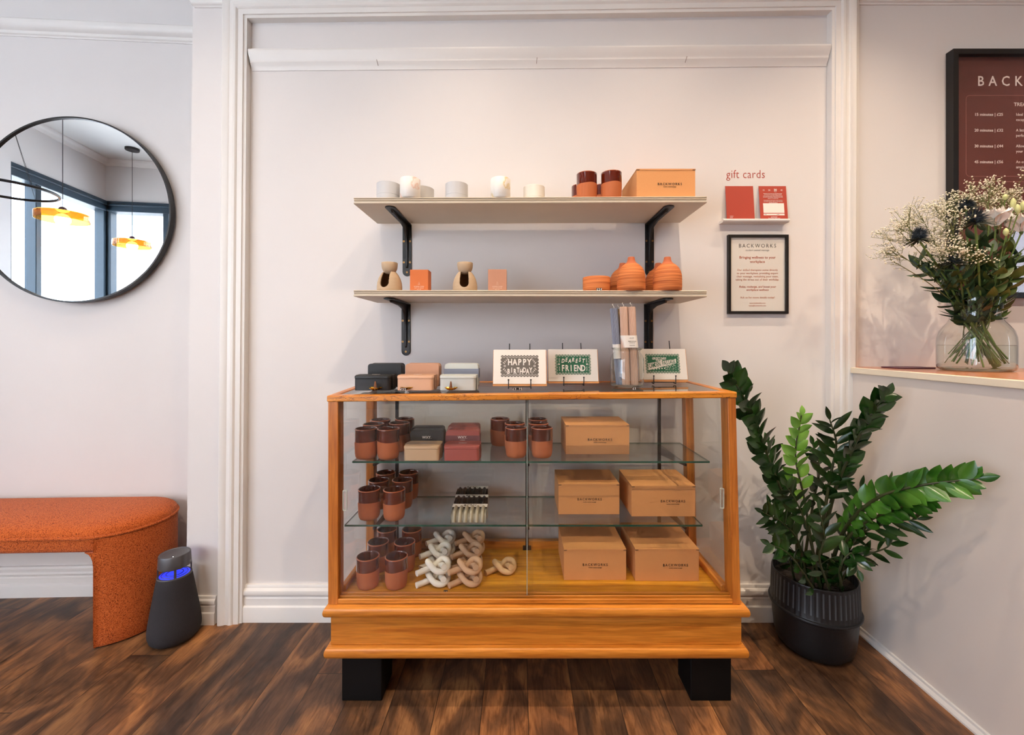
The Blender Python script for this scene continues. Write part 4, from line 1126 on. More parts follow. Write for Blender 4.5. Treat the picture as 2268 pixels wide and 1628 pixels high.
# big treatment menu
dF = WY-.031
x0 = PX(2112,dF); x1 = x0+.632; z1 = PZ(107.5,dF); z0 = PZ(659,dF)
MAR = mat('maroon_poster', (112,58,50), rough=.6, var=.01)
t, w, h = framed(x0, x1, z0, z1, .031, .0205, MAR, 'framed_menu', 'large black framed maroon treatment price poster behind the flowers')
PINKI = mat('pale_pink_ink', (255,240,234), rough=.6, var=.01)
def px_(u): return PX(u, WY-.006)-(x0+x1)/2
def pz_(v): return PZ(v, WY-.006)-(z0+z1)/2
T = [('BACKWORKS', .0560, .027, yy, pz_(190), dict(spacing=1.72, sx=.88, bold=.008)), ('TREATMENTS', .0200, .012, yy, pz_(235), dict(spacing=1.02, bold=.008))]
for k, (a, b_, c1, c2) in enumerate((('15 minutes', '£25', 'Ideal for those on the go, a quick', 'escape from a busy day'), ('20 minutes', '£32', 'A little longer to unwind, this is the', 'perfect pick-me-up'), ('30 minutes', '£44', 'Allow us to work out the tension in', 'your back, neck and shoulders'), ('45 minutes', '£56', 'An extended massage giving us', 'ample time for the whole back'))):
    v = 256.5+35*k
    T += [(a+' | '+b_, .0158, px_(2158), yy, pz_(v), dict(align='LEFT', bold=.014, sx=1.07)), (c1, .0158, px_(2250), yy, pz_(v), dict(align='LEFT', sx=.95)), (c2, .0158, px_(2250), yy, pz_(v+11.5), dict(align='LEFT', sx=.95))]
T += [('BOOK TODAY', .0200, .012, yy, pz_(427), {})]
merge_text(T, PINKI, 'menu_text', t)
THINI = mat('thin_pink_line', (190,130,122), rough=.6)
mb = MB()
for za, zb in ((pz_(391), pz_(211)), (pz_(560), pz_(402))):
    o = rrect(px_(2139), px_(2139)+.55-.03, za, zb, .016, 6); i_ = rrect(px_(2139)+.0014, px_(2139)+.55-.0314, za+.0014, zb-.0014, .0148, 6)
    mb.rings([[(a,yy,b) for a,b in o],[(a,yy,b) for a,b in i_]], True, False, False)
mb.build('menu_border', THINI, t, smooth=0)

# picture hooks left in the rail
for u, v, s in ((835.5,138,-.004),(1189,133.5,.001),(1520,131,.005)):
    k = (u-550)/1290; y = WY-.030
    z = PZ(v, y)
    mb = MB(); mb.tube([(PX(u,y)+s*.6,y,z+.011),(PX(u,y)-s*.2,y+.0006,z-.002),(PX(u,y)-s*.6,y+.004,z-.011)], .0010, seg=6)
    nmz = 'left' if u < 900 else 'middle' if u < 1300 else 'right'
    tag(mb.build('picture_nail', mat('old_nail', (120,92,78), rough=.6), smooth=60), f'thin bent nail in the picture rail, {nmz} one of three', 'nail', 'nails in the picture rail')

# ================================================================ round mirror
MIRC = (PX(167,1.872), 1.872, PZ(466.5,1.872)); MANG = radians(4.6); MR = .4
t = thing('round_mirror', 'large round mirror with thin black metal frame', 'mirror', MIRC, (0,0,MANG))
mb = MB(); n = 128; pr = [(-.0065,0),(0,0),(0,-.028),(-.0065,-.028)]
rs = [[((MR+a)*cos(2*pi*i/n), -.002-b*-1 if False else -.014-b-.014+.014, (MR+a)*sin(2*pi*i/n)) for a, b in pr] for i in range(n)]
rs = [[((MR+a)*cos(2*pi*i/n), b+.012, (MR+a)*sin(2*pi*i/n)) for a, b in pr] for i in range(n)]
mb.rings(rs, True, loop=True); mb.build('mirror_frame', BFR, t, smooth=40)
m, nt, b = nm('mirror_silver'); b.inputs['Metallic'].default_value = 1; b.inputs['Roughness'].default_value = 0; b.inputs['Base Color'].default_value = (.93,.95,.95,1)
mb = MB(); mb.prismY([((MR-.004)*cos(2*pi*i/n), (MR-.004)*sin(2*pi*i/n)) for i in range(n)], -.009, -.004); mb.build('mirror_glass', m, t, smooth=0)

# ================================================================ boucle bench
def boucle():
    m, nt, b = nm('rust_boucle'); L = nt.links.new
    v = obj_coord(nt)
    vo = N(nt, 'ShaderNodeTexVoronoi'); vo.inputs['Scale'].default_value = 330; vo.feature = 'SMOOTH_F1'
    n = N(nt, 'ShaderNodeTexNoise'); n.inputs['Scale'].default_value = 60; n.inputs['Detail'].default_value = 3; L(v, n.inputs[0])
    va = N(nt, 'ShaderNodeVectorMath', operation='MULTIPLY_ADD'); L(n.outputs['Color'], va.inputs[0]); va.inputs[1].default_value = (.004,)*3; L(v, va.inputs[2])
    L(va.outputs[0], vo.inputs['Vector'])
    c = ramp(nt, vo.outputs['Distance'], [(.1, lin((222,118,58))), (.5, lin((186,88,38))), (.85, lin((104,40,14)))])
    L(c, b.inputs['Base Color']); b.inputs['Roughness'].default_value = .95; b.inputs['Sheen Weight'].default_value = .12; b.inputs['Specular IOR Level'].default_value = .1
    inv = N(nt, 'ShaderNodeMath', operation='SUBTRACT'); inv.inputs[0].default_value = 1; L(vo.outputs['Distance'], inv.inputs[1])
    bump(nt, b, inv.outputs[0], .8, .0025); return m
BOU = boucle()
bench = thing('bench', 'rust orange boucle bench with rounded end under the mirror', 'bench', (-1.592, 1.728, 0), (0,0,ANG))
BR, BL = .178, 1.15
def stad(r, k=20):
    return arc(0,0,r,-90,90,k) + arc(-BL,0,r,90,270,k)
def ring_(r, z): return [(x,y,z) for x,y in stad(r)]
mb = MB()
zp = .404
mb.rings([ring_(BR-.06,.350), ring_(BR-.012,.351), ring_(BR-.003,.356), ring_(BR,.366), ring_(BR,zp)], True, True, True)
mb.build('seat_apron', BOU, bench, smooth=50)
mb = MB(); rg = []
for k in range(15):
    a = k/14*pi/2; rg.append(ring_(max(BR*(1-.0)-BR*(1-cos(a))*.999, .0005), zp+.052*(sin(a)**.62)))
mb.rings(rg, True, True, True); mb.build('seat_cushion', BOU, bench, smooth=60)
mb = MB(); mb.tube([(x,y,zp+.001) for x,y in stad(BR+.001, 30)], .0052, seg=8, closed=True); mb.build('seat_piping', BOU, bench, smooth=60)
def leg(side):
    mb = MB(); rs = []
    for z in (.006,.010,.06,.20,.300,.322,.336,.346,.352,.3525,.4035):
        f = 0 if z < .30 or z > .3521 else .03*(1-sqrt(max(0,1-((z-.30)/.052)**2)))
        e = .003 if z < .008 else (.001 if z < .03 else 0)
        xs = .045-f + e*.5
        r = BR+.0006-e
        a0 = math.degrees(math.asin(min(1, 0)))
        pts = [(xs+.008,-r*.985)] + [(max(x,xs+.008),y) for x,y in arc(0,0,r,-72,72,22)] + [(xs+.008,r*.985),(xs,r*.93),(xs,-r*.93)]
        rs.append([(side[0]+side[1]*x, y, z) for x,y in pts])
    mb.rings(rs); mb.build('bench_leg', BOU, bench, smooth=50)
    g = MB()
    for x, y in ((.06,-.12),(.06,.12),(.13,0)): g.lathe([(.012,0),(.012,.010)], 12, c=(side[0]+side[1]*x,y,0))
    g.build('glide', BLACK, bench)
leg((-.0,1)); leg((-BL,-1))

# ================================================================ cone-shaped speaker
SPK = mat('charcoal_speaker_cloth', (38,35,39), rough=.85, noise=400, var=.25, bumpn=(600,.5,.001))
SPC = mat('gunmetal_plastic', (92,92,96), rough=.38, metal=.4, var=.01)
t = thing('speaker', 'dark grey cone shaped speaker glowing blue near the top, beside the bench', 'speaker', (-1.293, 1.622, 0), (0,0,-.09))
mb = MB(); mb.lathe([(.050,.003),(.066,.005),(.077,.016),(.0815,.032),(.0820,.048),(.0795,.075),(.0735,.115),(.0655,.165),(.0575,.215),(.0535,.238),(.0515,.2405)], 64)
mb.build('speaker_body', SPK, t, smooth=60)
mb = MB(); mb.lathe([(.055,0),(.058,.004),(.050,.006)], 40); mb.build('speaker_foot', BLACK, t)
mb = MB(); mb.lathe([(.0535,.2385),(.0540,.2405),(.0530,.2425),(.0480,.2425)], 64, cap0=False); mb.build('rim_ring', SPC, t, smooth=50)
blue = emis('blue_led_glow', (.03,.05,1.0), .8)
mb = MB(); mb.lathe([(.049,.2422),(.034,.2440),(.030,.2425),(.024,.2450),(.012,.2500),(.003,.2540)], 48); mb.build('glowing_well', blue, t, smooth=60)
for rr_ in (.040,.026):
    mb = MB(); mb.tube([(rr_*cos(2*pi*i/40), rr_*sin(2*pi*i/40), .2445 if rr_ > .03 else .2452) for i in range(40)], .0012, seg=6, closed=True); mb.build('driver_ring', SPC, t)
mb = MB(); mb.lathe([(.010,.2825),(.0475,.2740),(.0505,.2740),(.0510,.2765),(.0490,.3180),(.0475,.3205),(.0440,.3210),(.0430,.3195),(.010,.3190)], 64); mb.build('speaker_cap', SPC, t, smooth=40)
for k in range(4):
    mb = MB(); a = 2*pi*k/4+pi/4
    mb.rings([[( (r)*cos(a+q), (r)*sin(a+q), z) for r, q in ((.0515,-.075),(.0515,.075),(.047,.075),(.047,-.075))] for z in (.2415,.2750)])
    mb.build('cap_strut', SPC, t)
mb = MB(); mb.lathe([(.001,.3196),(.0011,.3200)], 8, c=(.02,-.028,0)); mb.build('status_light', emis('white_led', (1,1,1), 6), t)

# ================================================================ counter on the right
CXF = 1.305
CTR = mat('counter_panel_paint', (233,222,213), rough=.5, noise=3, var=.012)
CTOPM = wood('counter_top_wood', (206,132,86), (222,150,104), (186,108,66), 'Y', rough=.25, coat=.3)
EDGM = mat('pale_counter_edge', (246,232,208), rough=.35, var=.01)
ctr = thing('counter', 'pale painted counter with wood top beside the plant', 'counter', (0,0,0))
mb = MB(); mb.box(CXF, CXF+.55, .25, WY-.002, 0, .990); mb.build('counter_panel', CTR, ctr, smooth=0)
mb = MB(); mb.box(CXF-.012, CXF+.006, .235, WY-.048, .990, 1.012); mb.build('pale_edging', EDGM, ctr, bevel=.002)
mb = MB(); mb.box(CXF+.006, CXF+.60, .235, WY-.004, .990, 1.0118); mb.build('countertop', CTOPM, ctr, bevel=.001)
mb = MB(); mb.sweep([(0,0),(.016,0),(.016,.006),(.010,.012),(.006,.014),(.006,.022),(.003,.024),(0,.024)], [((CXF,WY-.03,0),(-1,0,0),(0,0,1)),((CXF,.25,0),(-1,0,0),(0,0,1))]); mb.build('floor_beading', TRIM, ctr, smooth=30)
# thin purple tray lying on the counter
mb = MB(); o = rrect(-.075,.075,-.045,.045,.02,6); mb.prism(o, 0, .004); tr = mb.build('flat_tray', mat('plum_leather', (96,58,74), rough=.5), bevel=.001, loc=(1.475,1.640,1.0125)); tag(tr, 'thin plum coloured tray lying on the counter behind the vase', 'tray')
# ================================================================ potted zz plant
def leafmat(name, a, b_, rough=.25, coat=.3):
    m, nt, b = nm(name)
    v = obj_coord(nt); n = N(nt, 'ShaderNodeTexNoise'); n.inputs['Scale'].default_value = 14; n.inputs['Detail'].default_value = 2; nt.links.new(v, n.inputs[0])
    c = ramp(nt, n.outputs[0], [(.35, lin(a)), (.65, lin(b_))]); nt.links.new(c, b.inputs['Base Color'])
    b.inputs['Roughness'].default_value = rough; b.inputs['Coat Weight'].default_value = coat; b.inputs['Coat Roughness'].default_value = .12
    b.inputs['Transmission Weight'].default_value = 0
    return m
LD = leafmat('dark_zz_leaf', (18,48,16), (42,80,28)); LM = leafmat('mid_zz_leaf', (36,84,22), (74,126,40)); LL = leafmat('young_zz_leaf', (92,148,44), (136,186,74))
LX = leafmat('matte_dark_leaf', (20,44,16), (46,76,30), rough=.32, coat=.1)
STM = mat('zz_stem', (58,64,34), rough=.5)
def leaf(mb, p, d, side, L, W, curl=.15, fold=.25, mi=0):
    """pointed leaf from p along d; side = width direction"""
    d = d.normalized(); side = (side - d*side.dot(d)).normalized(); n = side.cross(d)
    prof = [(0,.10),(.12,.55),(.30,.92),(.48,1.0),(.66,.86),(.82,.55),(.93,.24),(1,.02)]
    vs = []; 
    for t, w in prof:
        c = p + d*L*t + n*(-curl*L*t*t + .04*L*t)
        ww = W*w/2
        vs += [c - side*ww + n*ww*fold, c - side*ww*.5 + n*ww*fold*.35, c, c + side*ww*.5 + n*ww*fold*.35, c + side*ww + n*ww*fold]
    fs = []
    for i in range(len(prof)-1):
        for j in range(4): a = i*5+j; fs.append((a,a+1,a+6,a+5))
    mb.add(vs, fs, mi)
def frond(parent, pts, n, L, W, mt, plane, t0=.3, spread=.8, rs=.006, name='frond', up=.4, origin=Vector((0,0,0))):
    """plane: direction the leaves open to on both sides"""
    n = int(n*1.1); L *= 1.12; W *= 1.16; rs *= .8
    if mt is LX: L *= 1.12; W *= .84
    path = catmull([Vector(p)-origin for p in pts], 10); m = len(path)
    st = MB(); st.tube(path, [rs*(1-.75*i/(m-1))+.0006 for i in range(m)], seg=8, mi=0)
    so = st.build(name, STM, parent, smooth=60)
    mb = MB()
    plane = Vector(plane).normalized()
    for i in range(n):
        t = t0 + (1-t0)*(i/(n-1))**.95
        q = t*(m-1); k = min(int(q), m-2); p = path[k].lerp(path[k+1], q-k); tg = (path[k+1]-path[k]).normalized()
        s = 1 if i % 2 else -1
        sd = (plane - tg*plane.dot(tg)).normalized()
        nn_ = tg.cross(sd)
        z = 1 - .35*abs(t-.6) - (.25 if t > .93 else 0)
        jit = Vector((random.uniform(-.12,.12) for _ in range(3)))
        dr = tg*(1.05-spread*.40) + sd*s*spread + Vector((0,-1,.1))*random.uniform(.0,.42) + jit
        if i == n-1: dr = tg
        wd = tg*.8 - sd*s*.2 + nn_*random.uniform(-.5,.5)
        leaf(mb, p, dr, wd if i < n-1 else sd, L*z*random.uniform(.9,1.1), W*z*random.uniform(.9,1.1), curl=random.uniform(-.05,.25))
    mb.build('leaves', mt, so, smooth=70)
PTC = Vector((1.080, 1.585, 0))
pp = thing('potted_plant', 'leafy green zz plant in a ribbed black pot by the counter', 'plant', PTC)
POTM = mat('black_stoneware_pot', (34,36,40), rough=.45, noise=40, var=.2, bumpn=(60,.3,.002))
mb = MB()
seg = 144
prof = [(.085,0,0),(.105,.004,0),(.120,.020,0),(.127,.045,0),(.131,.090,0),(.134,.135,0),(.1350,.1455,0),(.1415,.1475,0),(.1450,.1510,0),(.1455,.1545,0),(.1440,.1580,0),(.1395,.1600,0),(.1390,.163,1),(.1350,.265,1),(.1345,.268,0),(.1325,.271,0),(.1300,.270,0),(.1290,.262,0),(.131,.20,0)]
rs = []
for r, z, g in prof:
    rs.append([((r*(1-(.018*(.5+.5*cos(48*a))**3 if g else 0)))*cos(a), (r*(1-(.018*(.5+.5*cos(48*a))**3 if g else 0)))*sin(a), z) for a in [2*pi*i/seg for i in range(seg)]])
mb.rings(rs, True, True, False); 
m, nt, b = nm('ribbed_pot')
tc = N(nt, 'ShaderNodeTexCoord'); sp = N(nt, 'ShaderNodeSeparateXYZ'); nt.links.new(tc.outputs['Object'], sp.inputs[0])
def mth(op, a, bb=None):
    n = N(nt, 'ShaderNodeMath', operation=op)
    for i, x in enumerate((a, bb)):
        if x is None: continue
        if isinstance(x, (int,float)): n.inputs[i].default_value = x
        else: nt.links.new(x, n.inputs[i])
    return n.outputs[0]
at = mth('ARCTAN2', sp.outputs[1], sp.outputs[0]); cs = mth('COSINE', mth('MULTIPLY', at, 48.0)); pk = mth('GREATER_THAN', cs, .62)
zz = mth('MULTIPLY', mth('GREATER_THAN', sp.outputs[2], .176), mth('LESS_THAN', sp.outputs[2], .258))
fac = mth('MULTIPLY', mth('MULTIPLY', pk, zz), .85)
mx = N(nt, 'ShaderNodeMixRGB'); nt.links.new(fac, mx.inputs[0]); mx.inputs[1].default_value = (*lin((19,21,25)),1); mx.inputs[2].default_value = (*lin((74,80,86)),1)
nt.links.new(mx.outputs[0], b.inputs['Base Color']); b.inputs['Roughness'].default_value = .42
n = N(nt, 'ShaderNodeTexNoise'); n.inputs['Scale'].default_value = 90; nt.links.new(tc.outputs['Object'], n.inputs[0]); bump(nt, b, n.outputs[0], .2, .002)
mb.build('pot', m, pp, smooth=35)
mb = MB(); mb.lathe([(.131,.236),(.08,.243),(.001,.246)], 40, cap0=False); mb.build('soil', mat('soil', (38,28,22), rough=1, noise=60, var=.5, bumpn=(80,1,.01)), pp, smooth=60)
def Q(u, v, d): return P(u, v, d)
B = lambda dx, dy: PTC + Vector((dx, dy, .24))
O = PTC
# (points, leaves, length, width, material, leaf plane, start)
frond(pp, [B(-.03,-.01), Q(1745,1130,1.56), Q(1700,1010,1.54), Q(1660,905,1.50), Q(1612,822,1.47)], 32, .072, .047, LD, (1,.25,.45), .16, origin=O, spread=.75, rs=.008)
frond(pp, [B(-.02,-.06), Q(1782,1110,1.46), Q(1762,1010,1.43), Q(1775,920,1.41)], 17, .053, .029, LL, (1,0,.1), .36, origin=O, rs=.005)
frond(pp, [B(.02,.02), Q(1845,1100,1.52), Q(1885,1000,1.47), Q(1925,925,1.43), Q(1962,872,1.41)], 28, .064, .044, LD, (.8,.2,-.55), .25, origin=O, spread=.8, rs=.009)
frond(pp, [B(.0,.0), Q(1822,1160,1.53), Q(1838,1060,1.51), Q(1852,985,1.49), Q(1838,930,1.46)], 18, .074, .026, LX, (.9,-.3,0), .34, origin=O, spread=.9, rs=.008)
frond(pp, [B(.03,-.02), Q(1870,1175,1.44), Q(1940,1105,1.32), Q(2040,1075,1.22), Q(2165,1060,1.145)], 30, .060, .036, LM, (.0,.3,1), .20, origin=O, spread=.85, rs=.008)
frond(pp, [B(.04,-.04), Q(1880,1190,1.42), Q(1950,1140,1.34), Q(2010,1120,1.28), Q(2062,1108,1.235)], 20, .050, .024, LM, (.1,.4,1), .22, origin=O, rs=.006)
frond(pp, [B(.05,-.05), Q(1890,1200,1.42), Q(1960,1160,1.34), Q(2030,1150,1.285)], 16, .058, .022, LX, (.1,.2,1), .25, origin=O, rs=.005)
frond(pp, [B(-.05,-.04), Q(1770,1205,1.47), Q(1735,1160,1.44), Q(1690,1135,1.42)], 16, .058, .026, LX, (.3,.1,1), .15, origin=O, rs=.005)
frond(pp, [B(-.02,-.07), Q(1790,1180,1.42), Q(1768,1120,1.40), Q(1740,1075,1.38)], 14, .056, .028, LX, (1,0,.2), .2, origin=O, rs=.005)
frond(pp, [B(.05,-.06), Q(1880,1250,1.42), Q(1925,1228,1.38), Q(1965,1212,1.34), Q(1978,1192,1.33)], 9, .050, .020, LX, (.2,.3,1), .35, origin=O, rs=.004)
frond(pp, [B(-.07,.0), Q(1745,1230,1.53), Q(1722,1180,1.52), Q(1705,1120,1.52)], 12, .060, .026, LD, (1,.2,.1), .2, origin=O, rs=.005)
frond(pp, [B(.06,.0), Q(1870,1220,1.50), Q(1885,1150,1.48), Q(1905,1080,1.46)], 14, .062, .026, LX, (1,-.2,.2), .2, origin=O, rs=.006)
frond(pp, [B(-.05,-.09), Q(1780,1270,1.44), Q(1745,1225,1.42), Q(1705,1205,1.42)], 11, .055, .026, LD, (.2,.2,1), .1, origin=O, rs=.005)
frond(pp, [B(.04,-.09), Q(1860,1260,1.42), Q(1885,1225,1.40), Q(1900,1262,1.37)], 11, .050, .024, LD, (.3,.4,1), .1, origin=O, rs=.005)
frond(pp, [B(.0,-.09), Q(1815,1240,1.40), Q(1825,1190,1.38), Q(1815,1130,1.38)], 12, .060, .026, LX, (1,.1,.1), .2, origin=O, rs=.005)
frond(pp, [B(-.03,.05), Q(1760,1150,1.62), Q(1720,1060,1.62), Q(1700,980,1.60)], 18, .060, .030, LD, (1,.1,.3), .2, origin=O, rs=.006)
frond(pp, [B(.0,.06), Q(1800,1120,1.61), Q(1815,1040,1.60), Q(1800,985,1.60)], 14, .058, .028, LD, (1,.1,.1), .2, origin=O, rs=.006)
frond(pp, [B(.07,-.03), Q(1880,1195,1.46), Q(1935,1120,1.40), Q(1965,1065,1.38)], 14, .056, .024, LM, (1,.2,.5), .3, origin=O, rs=.005)
for k in range(6):
    a = -2.6+k*.42
    dx, dy = .06*cos(a), .06*sin(a)
    frond(pp, [B(dx,dy), PTC+Vector((dx*1.5, dy*1.5, .32)), PTC+Vector((dx*2.0,dy*2.0,.37)), PTC+Vector((dx*2.5,dy*2.5,.37+.03*random.random()))], 10, .054, .025, LD, (sin(a),-cos(a),.3), .1, origin=O, rs=.004)

# ================================================================ vase of flowers
VC = Vector((PX(2160,1.500), 1.500, 1.0125))
vs = thing('glass_vase', 'wide-shouldered clear glass vase half filled with water on the counter', 'vase', VC)
VG = thin_glass('vase_glass', (.93,.96,.945), boost=2.3)
k = .985
vp = [(.001,.001),(.088,.001),(.096,.006),(.099,.014),(.0995,.045),(.0995,.095),(.098,.115),(.092,.137),(.081,.155),(.071,.168),(.066,.180),(.064,.195),(.068,.215),(.073,.235),(.0745,.248),(.0738,.2505)]
mb = MB(); mb.lathe(vp, 72, cap1=False); mb.build('vase_wall', VG, vs, smooth=60)
mb = MB(); mb.lathe([(.084,.003),(.092,.010),(.086,.0105),(.001,.010)], 60, cap0=True, cap1=False); mb.build('thick_base', thin_glass('thick_glass', (.80,.88,.84), boost=1.6), vs, smooth=60)
mb = MB(); mb.lathe([(.0955,.086),(.0965,.0872),(.0955,.0880),(.001,.0875)], 60, cap0=False, cap1=False); mb.build('water_surface', thin_glass('water', (.90,.88,.86), ior=1.33, boost=1.2), vs, smooth=60)
mb = MB(); mb.lathe([(.094,.0115),(.0968,.020),(.0970,.0870)], 60, cap0=False, cap1=False); mb.build('water_body', thin_glass('water_side', (.955,.965,.955), boost=.3), vs, smooth=60)
STG = mat('green_flower_stem', (104,128,62), rough=.5); LF = leafmat('dark_foliage', (34,58,34), (56,84,46), rough=.5, coat=.05); LF2 = leafmat('olive_foliage', (58,78,34), (90,108,50), rough=.5, coat=.05)
GYP = mat('tiny_cream_blossom', (244,236,214), rough=.8, var=.02); GST = mat('wiry_stem', (112,116,66), rough=.7)
TH = mat('steel_blue_thistle', (38,48,58), rough=.8, var=.2); THB = mat('thistle_bract', (48,54,44), rough=.7)
def vaseroot(a, r=.045, z=.018): return VC + Vector((r*cos(a), r*sin(a), z))
def neckpt(tip, a, tight=.035):
    d_ = Vector((tip.x-VC.x, tip.y-VC.y, 0));
    if d_.length > 0: d_ = d_.normalized()*min(tight, d_.length)
    return VC + d_ + Vector((random.uniform(-.016,.016),random.uniform(-.016,.016),.188))
def stem_path(tip, a, r=None):
    r = r or random.uniform(.045,.084)
    nk = neckpt(tip, a, random.uniform(.015,.042)); rt = vaseroot(a, r, random.uniform(.014,.060))
    return [rt, rt.lerp(nk, .55)+Vector((random.uniform(-.006,.006),)*3), nk, nk.lerp(tip, .5)+Vector((0,0,.015)), tip]
def rootang(tip): return atan2(tip.y-VC.y, tip.x-VC.x)+pi+random.uniform(-1.3,1.3)
def gyps(tip, label, n1=9, size=.085, seed=0):
    random.seed(seed)
    t = thing('gypsophila_spray', label, 'flower', tip, group='gypsophila sprays in the vase')
    pth = [p-tip for p in stem_path(tip, rootang(tip))]
    cut = catmull(pth, 8)
    st = MB(); st.tube(cut, [.0012]*len(cut), seg=5)
    bl = MB()
    ax = (pth[-1]-pth[-2]).normalized()
    base = -ax*size*.9
    for i in range(n1):
        th_ = random.uniform(0,2*pi); o = ax.orthogonal().normalized(); o = (o*cos(th_)+ax.cross(o)*sin(th_))
        b0 = base + ax*size*random.uniform(0,.7)
        e = b0 + (ax*random.uniform(.5,1.0)+o*random.uniform(.3,.95))*size*random.uniform(.6,1)
        mid = b0.lerp(e,.5)+Vector((0,0,-.004)); st.tube([b0,mid,e], [.0008,.0007,.0005], seg=4, cap=False)
        for j in range(random.randint(5,8)):
            th2 = random.uniform(0,2*pi); o2 = o*cos(th2)+ax.cross(o)*sin(th2)
            s0 = b0.lerp(e, random.uniform(.5,1)); e2 = s0+(ax*random.uniform(.2,1)+o2*random.uniform(.2,1))*size*random.uniform(.15,.34)
            st.tube([s0,e2], [.0005,.0003], seg=3, cap=False)
            for q in range(random.randint(1,3)):
                e3 = e2+Vector([random.uniform(-.007,.007) for _ in range(3)])
                if q: st.tube([e2.lerp(s0,.3),e3], [.0004,.0003], seg=3, cap=False)
                bl.ball(e3, random.uniform(.0015,.0029), nu=6, nv=4, sz=.9)
    st.build('branching_stem', GST, t, smooth=60); bl.build('blossoms', GYP, t, smooth=60)
G = [(2000,485,1.50,'far left, highest'),(1990,510,1.44,'far left, lower'),(1972,548,1.46,'far left above the thin drooping sprig'),(2040,478,1.55,'left, behind the first thistle'),(2062,520,1.50,'left, above the low thistle'),
     (2086,460,1.46,'left of the poster corner'),(2105,495,1.42,'between the left thistles'),(2130,440,1.52,'below the poster corner'),(2160,436,1.50,'in front of the price lines'),(2190,425,1.48,'topmost'),(2200,470,1.55,'behind the tall thistle'),
     (2222,430,1.50,'top, right of centre'),(2252,442,1.48,'top right by the buds'),(2108,545,1.40,'low, centre front'),(2140,560,1.40,'low, right of the low thistle'),(2262,480,1.52,'right edge'),(2075,565,1.45,'low left, thin')]
for i, (u, v, d_, s) in enumerate(G):
    gyps(P(u, v, d_), f'cloud of tiny white gypsophila, {s}', 14, .086, seed=100+i)
def sprig(u, v, d_, label):   # sparse drooping sprig
    tip = P(u, v, d_); t = thing('gypsophila_spray', label, 'flower', tip, group='gypsophila sprays in the vase')
    pth = stem_path(tip, rootang(tip)); pth = [p-tip for p in pth]
    cut = catmull(pth, 8); st = MB(); st.tube(cut, .0013, seg=5); bl = MB()
    for i in range(9):
        s0 = cut[-1-random.randint(0,7)]; e = s0+Vector((random.uniform(-.035,-.005),random.uniform(-.01,.01),random.uniform(-.005,.03)))
        st.tube([s0,e], .0006, seg=3); bl.ball(e, .0032)
    st.build('branching_stem', GST, t); bl.build('blossoms', GYP, t)
random.seed(5); sprig(1972, 575, 1.45, 'sparse thin gypsophila sprig drooping at the far left')
def thistle(u, v, d_, r, label, seed):
    r *= 1.12; random.seed(seed); tip = P(u, v, d_)
    t = thing('sea_holly', label, 'flower', tip, group='dark thistle heads in the vase')
    pth = [p-tip for p in stem_path(tip-Vector((0,0,r*.5)), rootang(tip))]
    mb = MB(); mb.tube(catmull(pth, 8), .0032, seg=8); mb.build('stem', STG, t, smooth=60)
    mb = MB(); mb.ball((0,0,0), r*.42, nu=14, nv=10, sz=1.15)
    for i in range(420):
        z = random.uniform(-.55,1); a = random.uniform(0,2*pi); q = sqrt(1-z*z); dd = Vector((q*cos(a), q*sin(a), z*1.1))
        s = dd.orthogonal().normalized()*.0009; e = dd*r*random.uniform(.75,1.0); b0 = dd*r*.35; c2 = dd.cross(s)
        mb.add([b0+s, b0-s*.5+c2*.8, b0-s*.5-c2*.8, e], [(0,1,3),(1,2,3),(2,0,3)])
    mb.build('flower_head', TH, t, smooth=0)
    mb = MB()
    for i in range(34):
        a = 2*pi*i/34+random.uniform(-.1,.1); dd = Vector((cos(a), sin(a), random.uniform(-.25,.25)))
        leaf(mb, Vector((0,0,-r*.35)), dd, Vector((-sin(a),cos(a),.3)), r*random.uniform(1.15,1.7), .0052, curl=-.2, fold=.6)
    mb.build('bracts', THB, t, smooth=0)
    mb = MB(); path = catmull(pth, 8)
    for k in (-12,-8):
        for i in range(5):
            a = random.uniform(0,2*pi); leaf(mb, path[k], Vector((cos(a),sin(a),.5)), Vector((-sin(a),cos(a),0)), random.uniform(.03,.055), .013, curl=.3)
    mb.build('stem_leaves', LF2, t, smooth=60)
thistle(2036, 522, 1.44, .030, 'dark spiky sea holly head, lower left of the bouquet', 11)
thistle(2140, 455, 1.49, .028, 'dark spiky sea holly head, upper one behind', 12)
thistle(2160, 484, 1.40, .036, 'large dark spiky sea holly head, centre of the bouquet', 13)
thistle(2112, 574, 1.42, .027, 'shaded sea holly head low in the bouquet over the vase neck', 14)
PET = mat('white_lisianthus_petal', (252,247,240), rough=.6, var=.02); BUD = mat('green_white_bud', (196,200,140), rough=.5, var=.1)
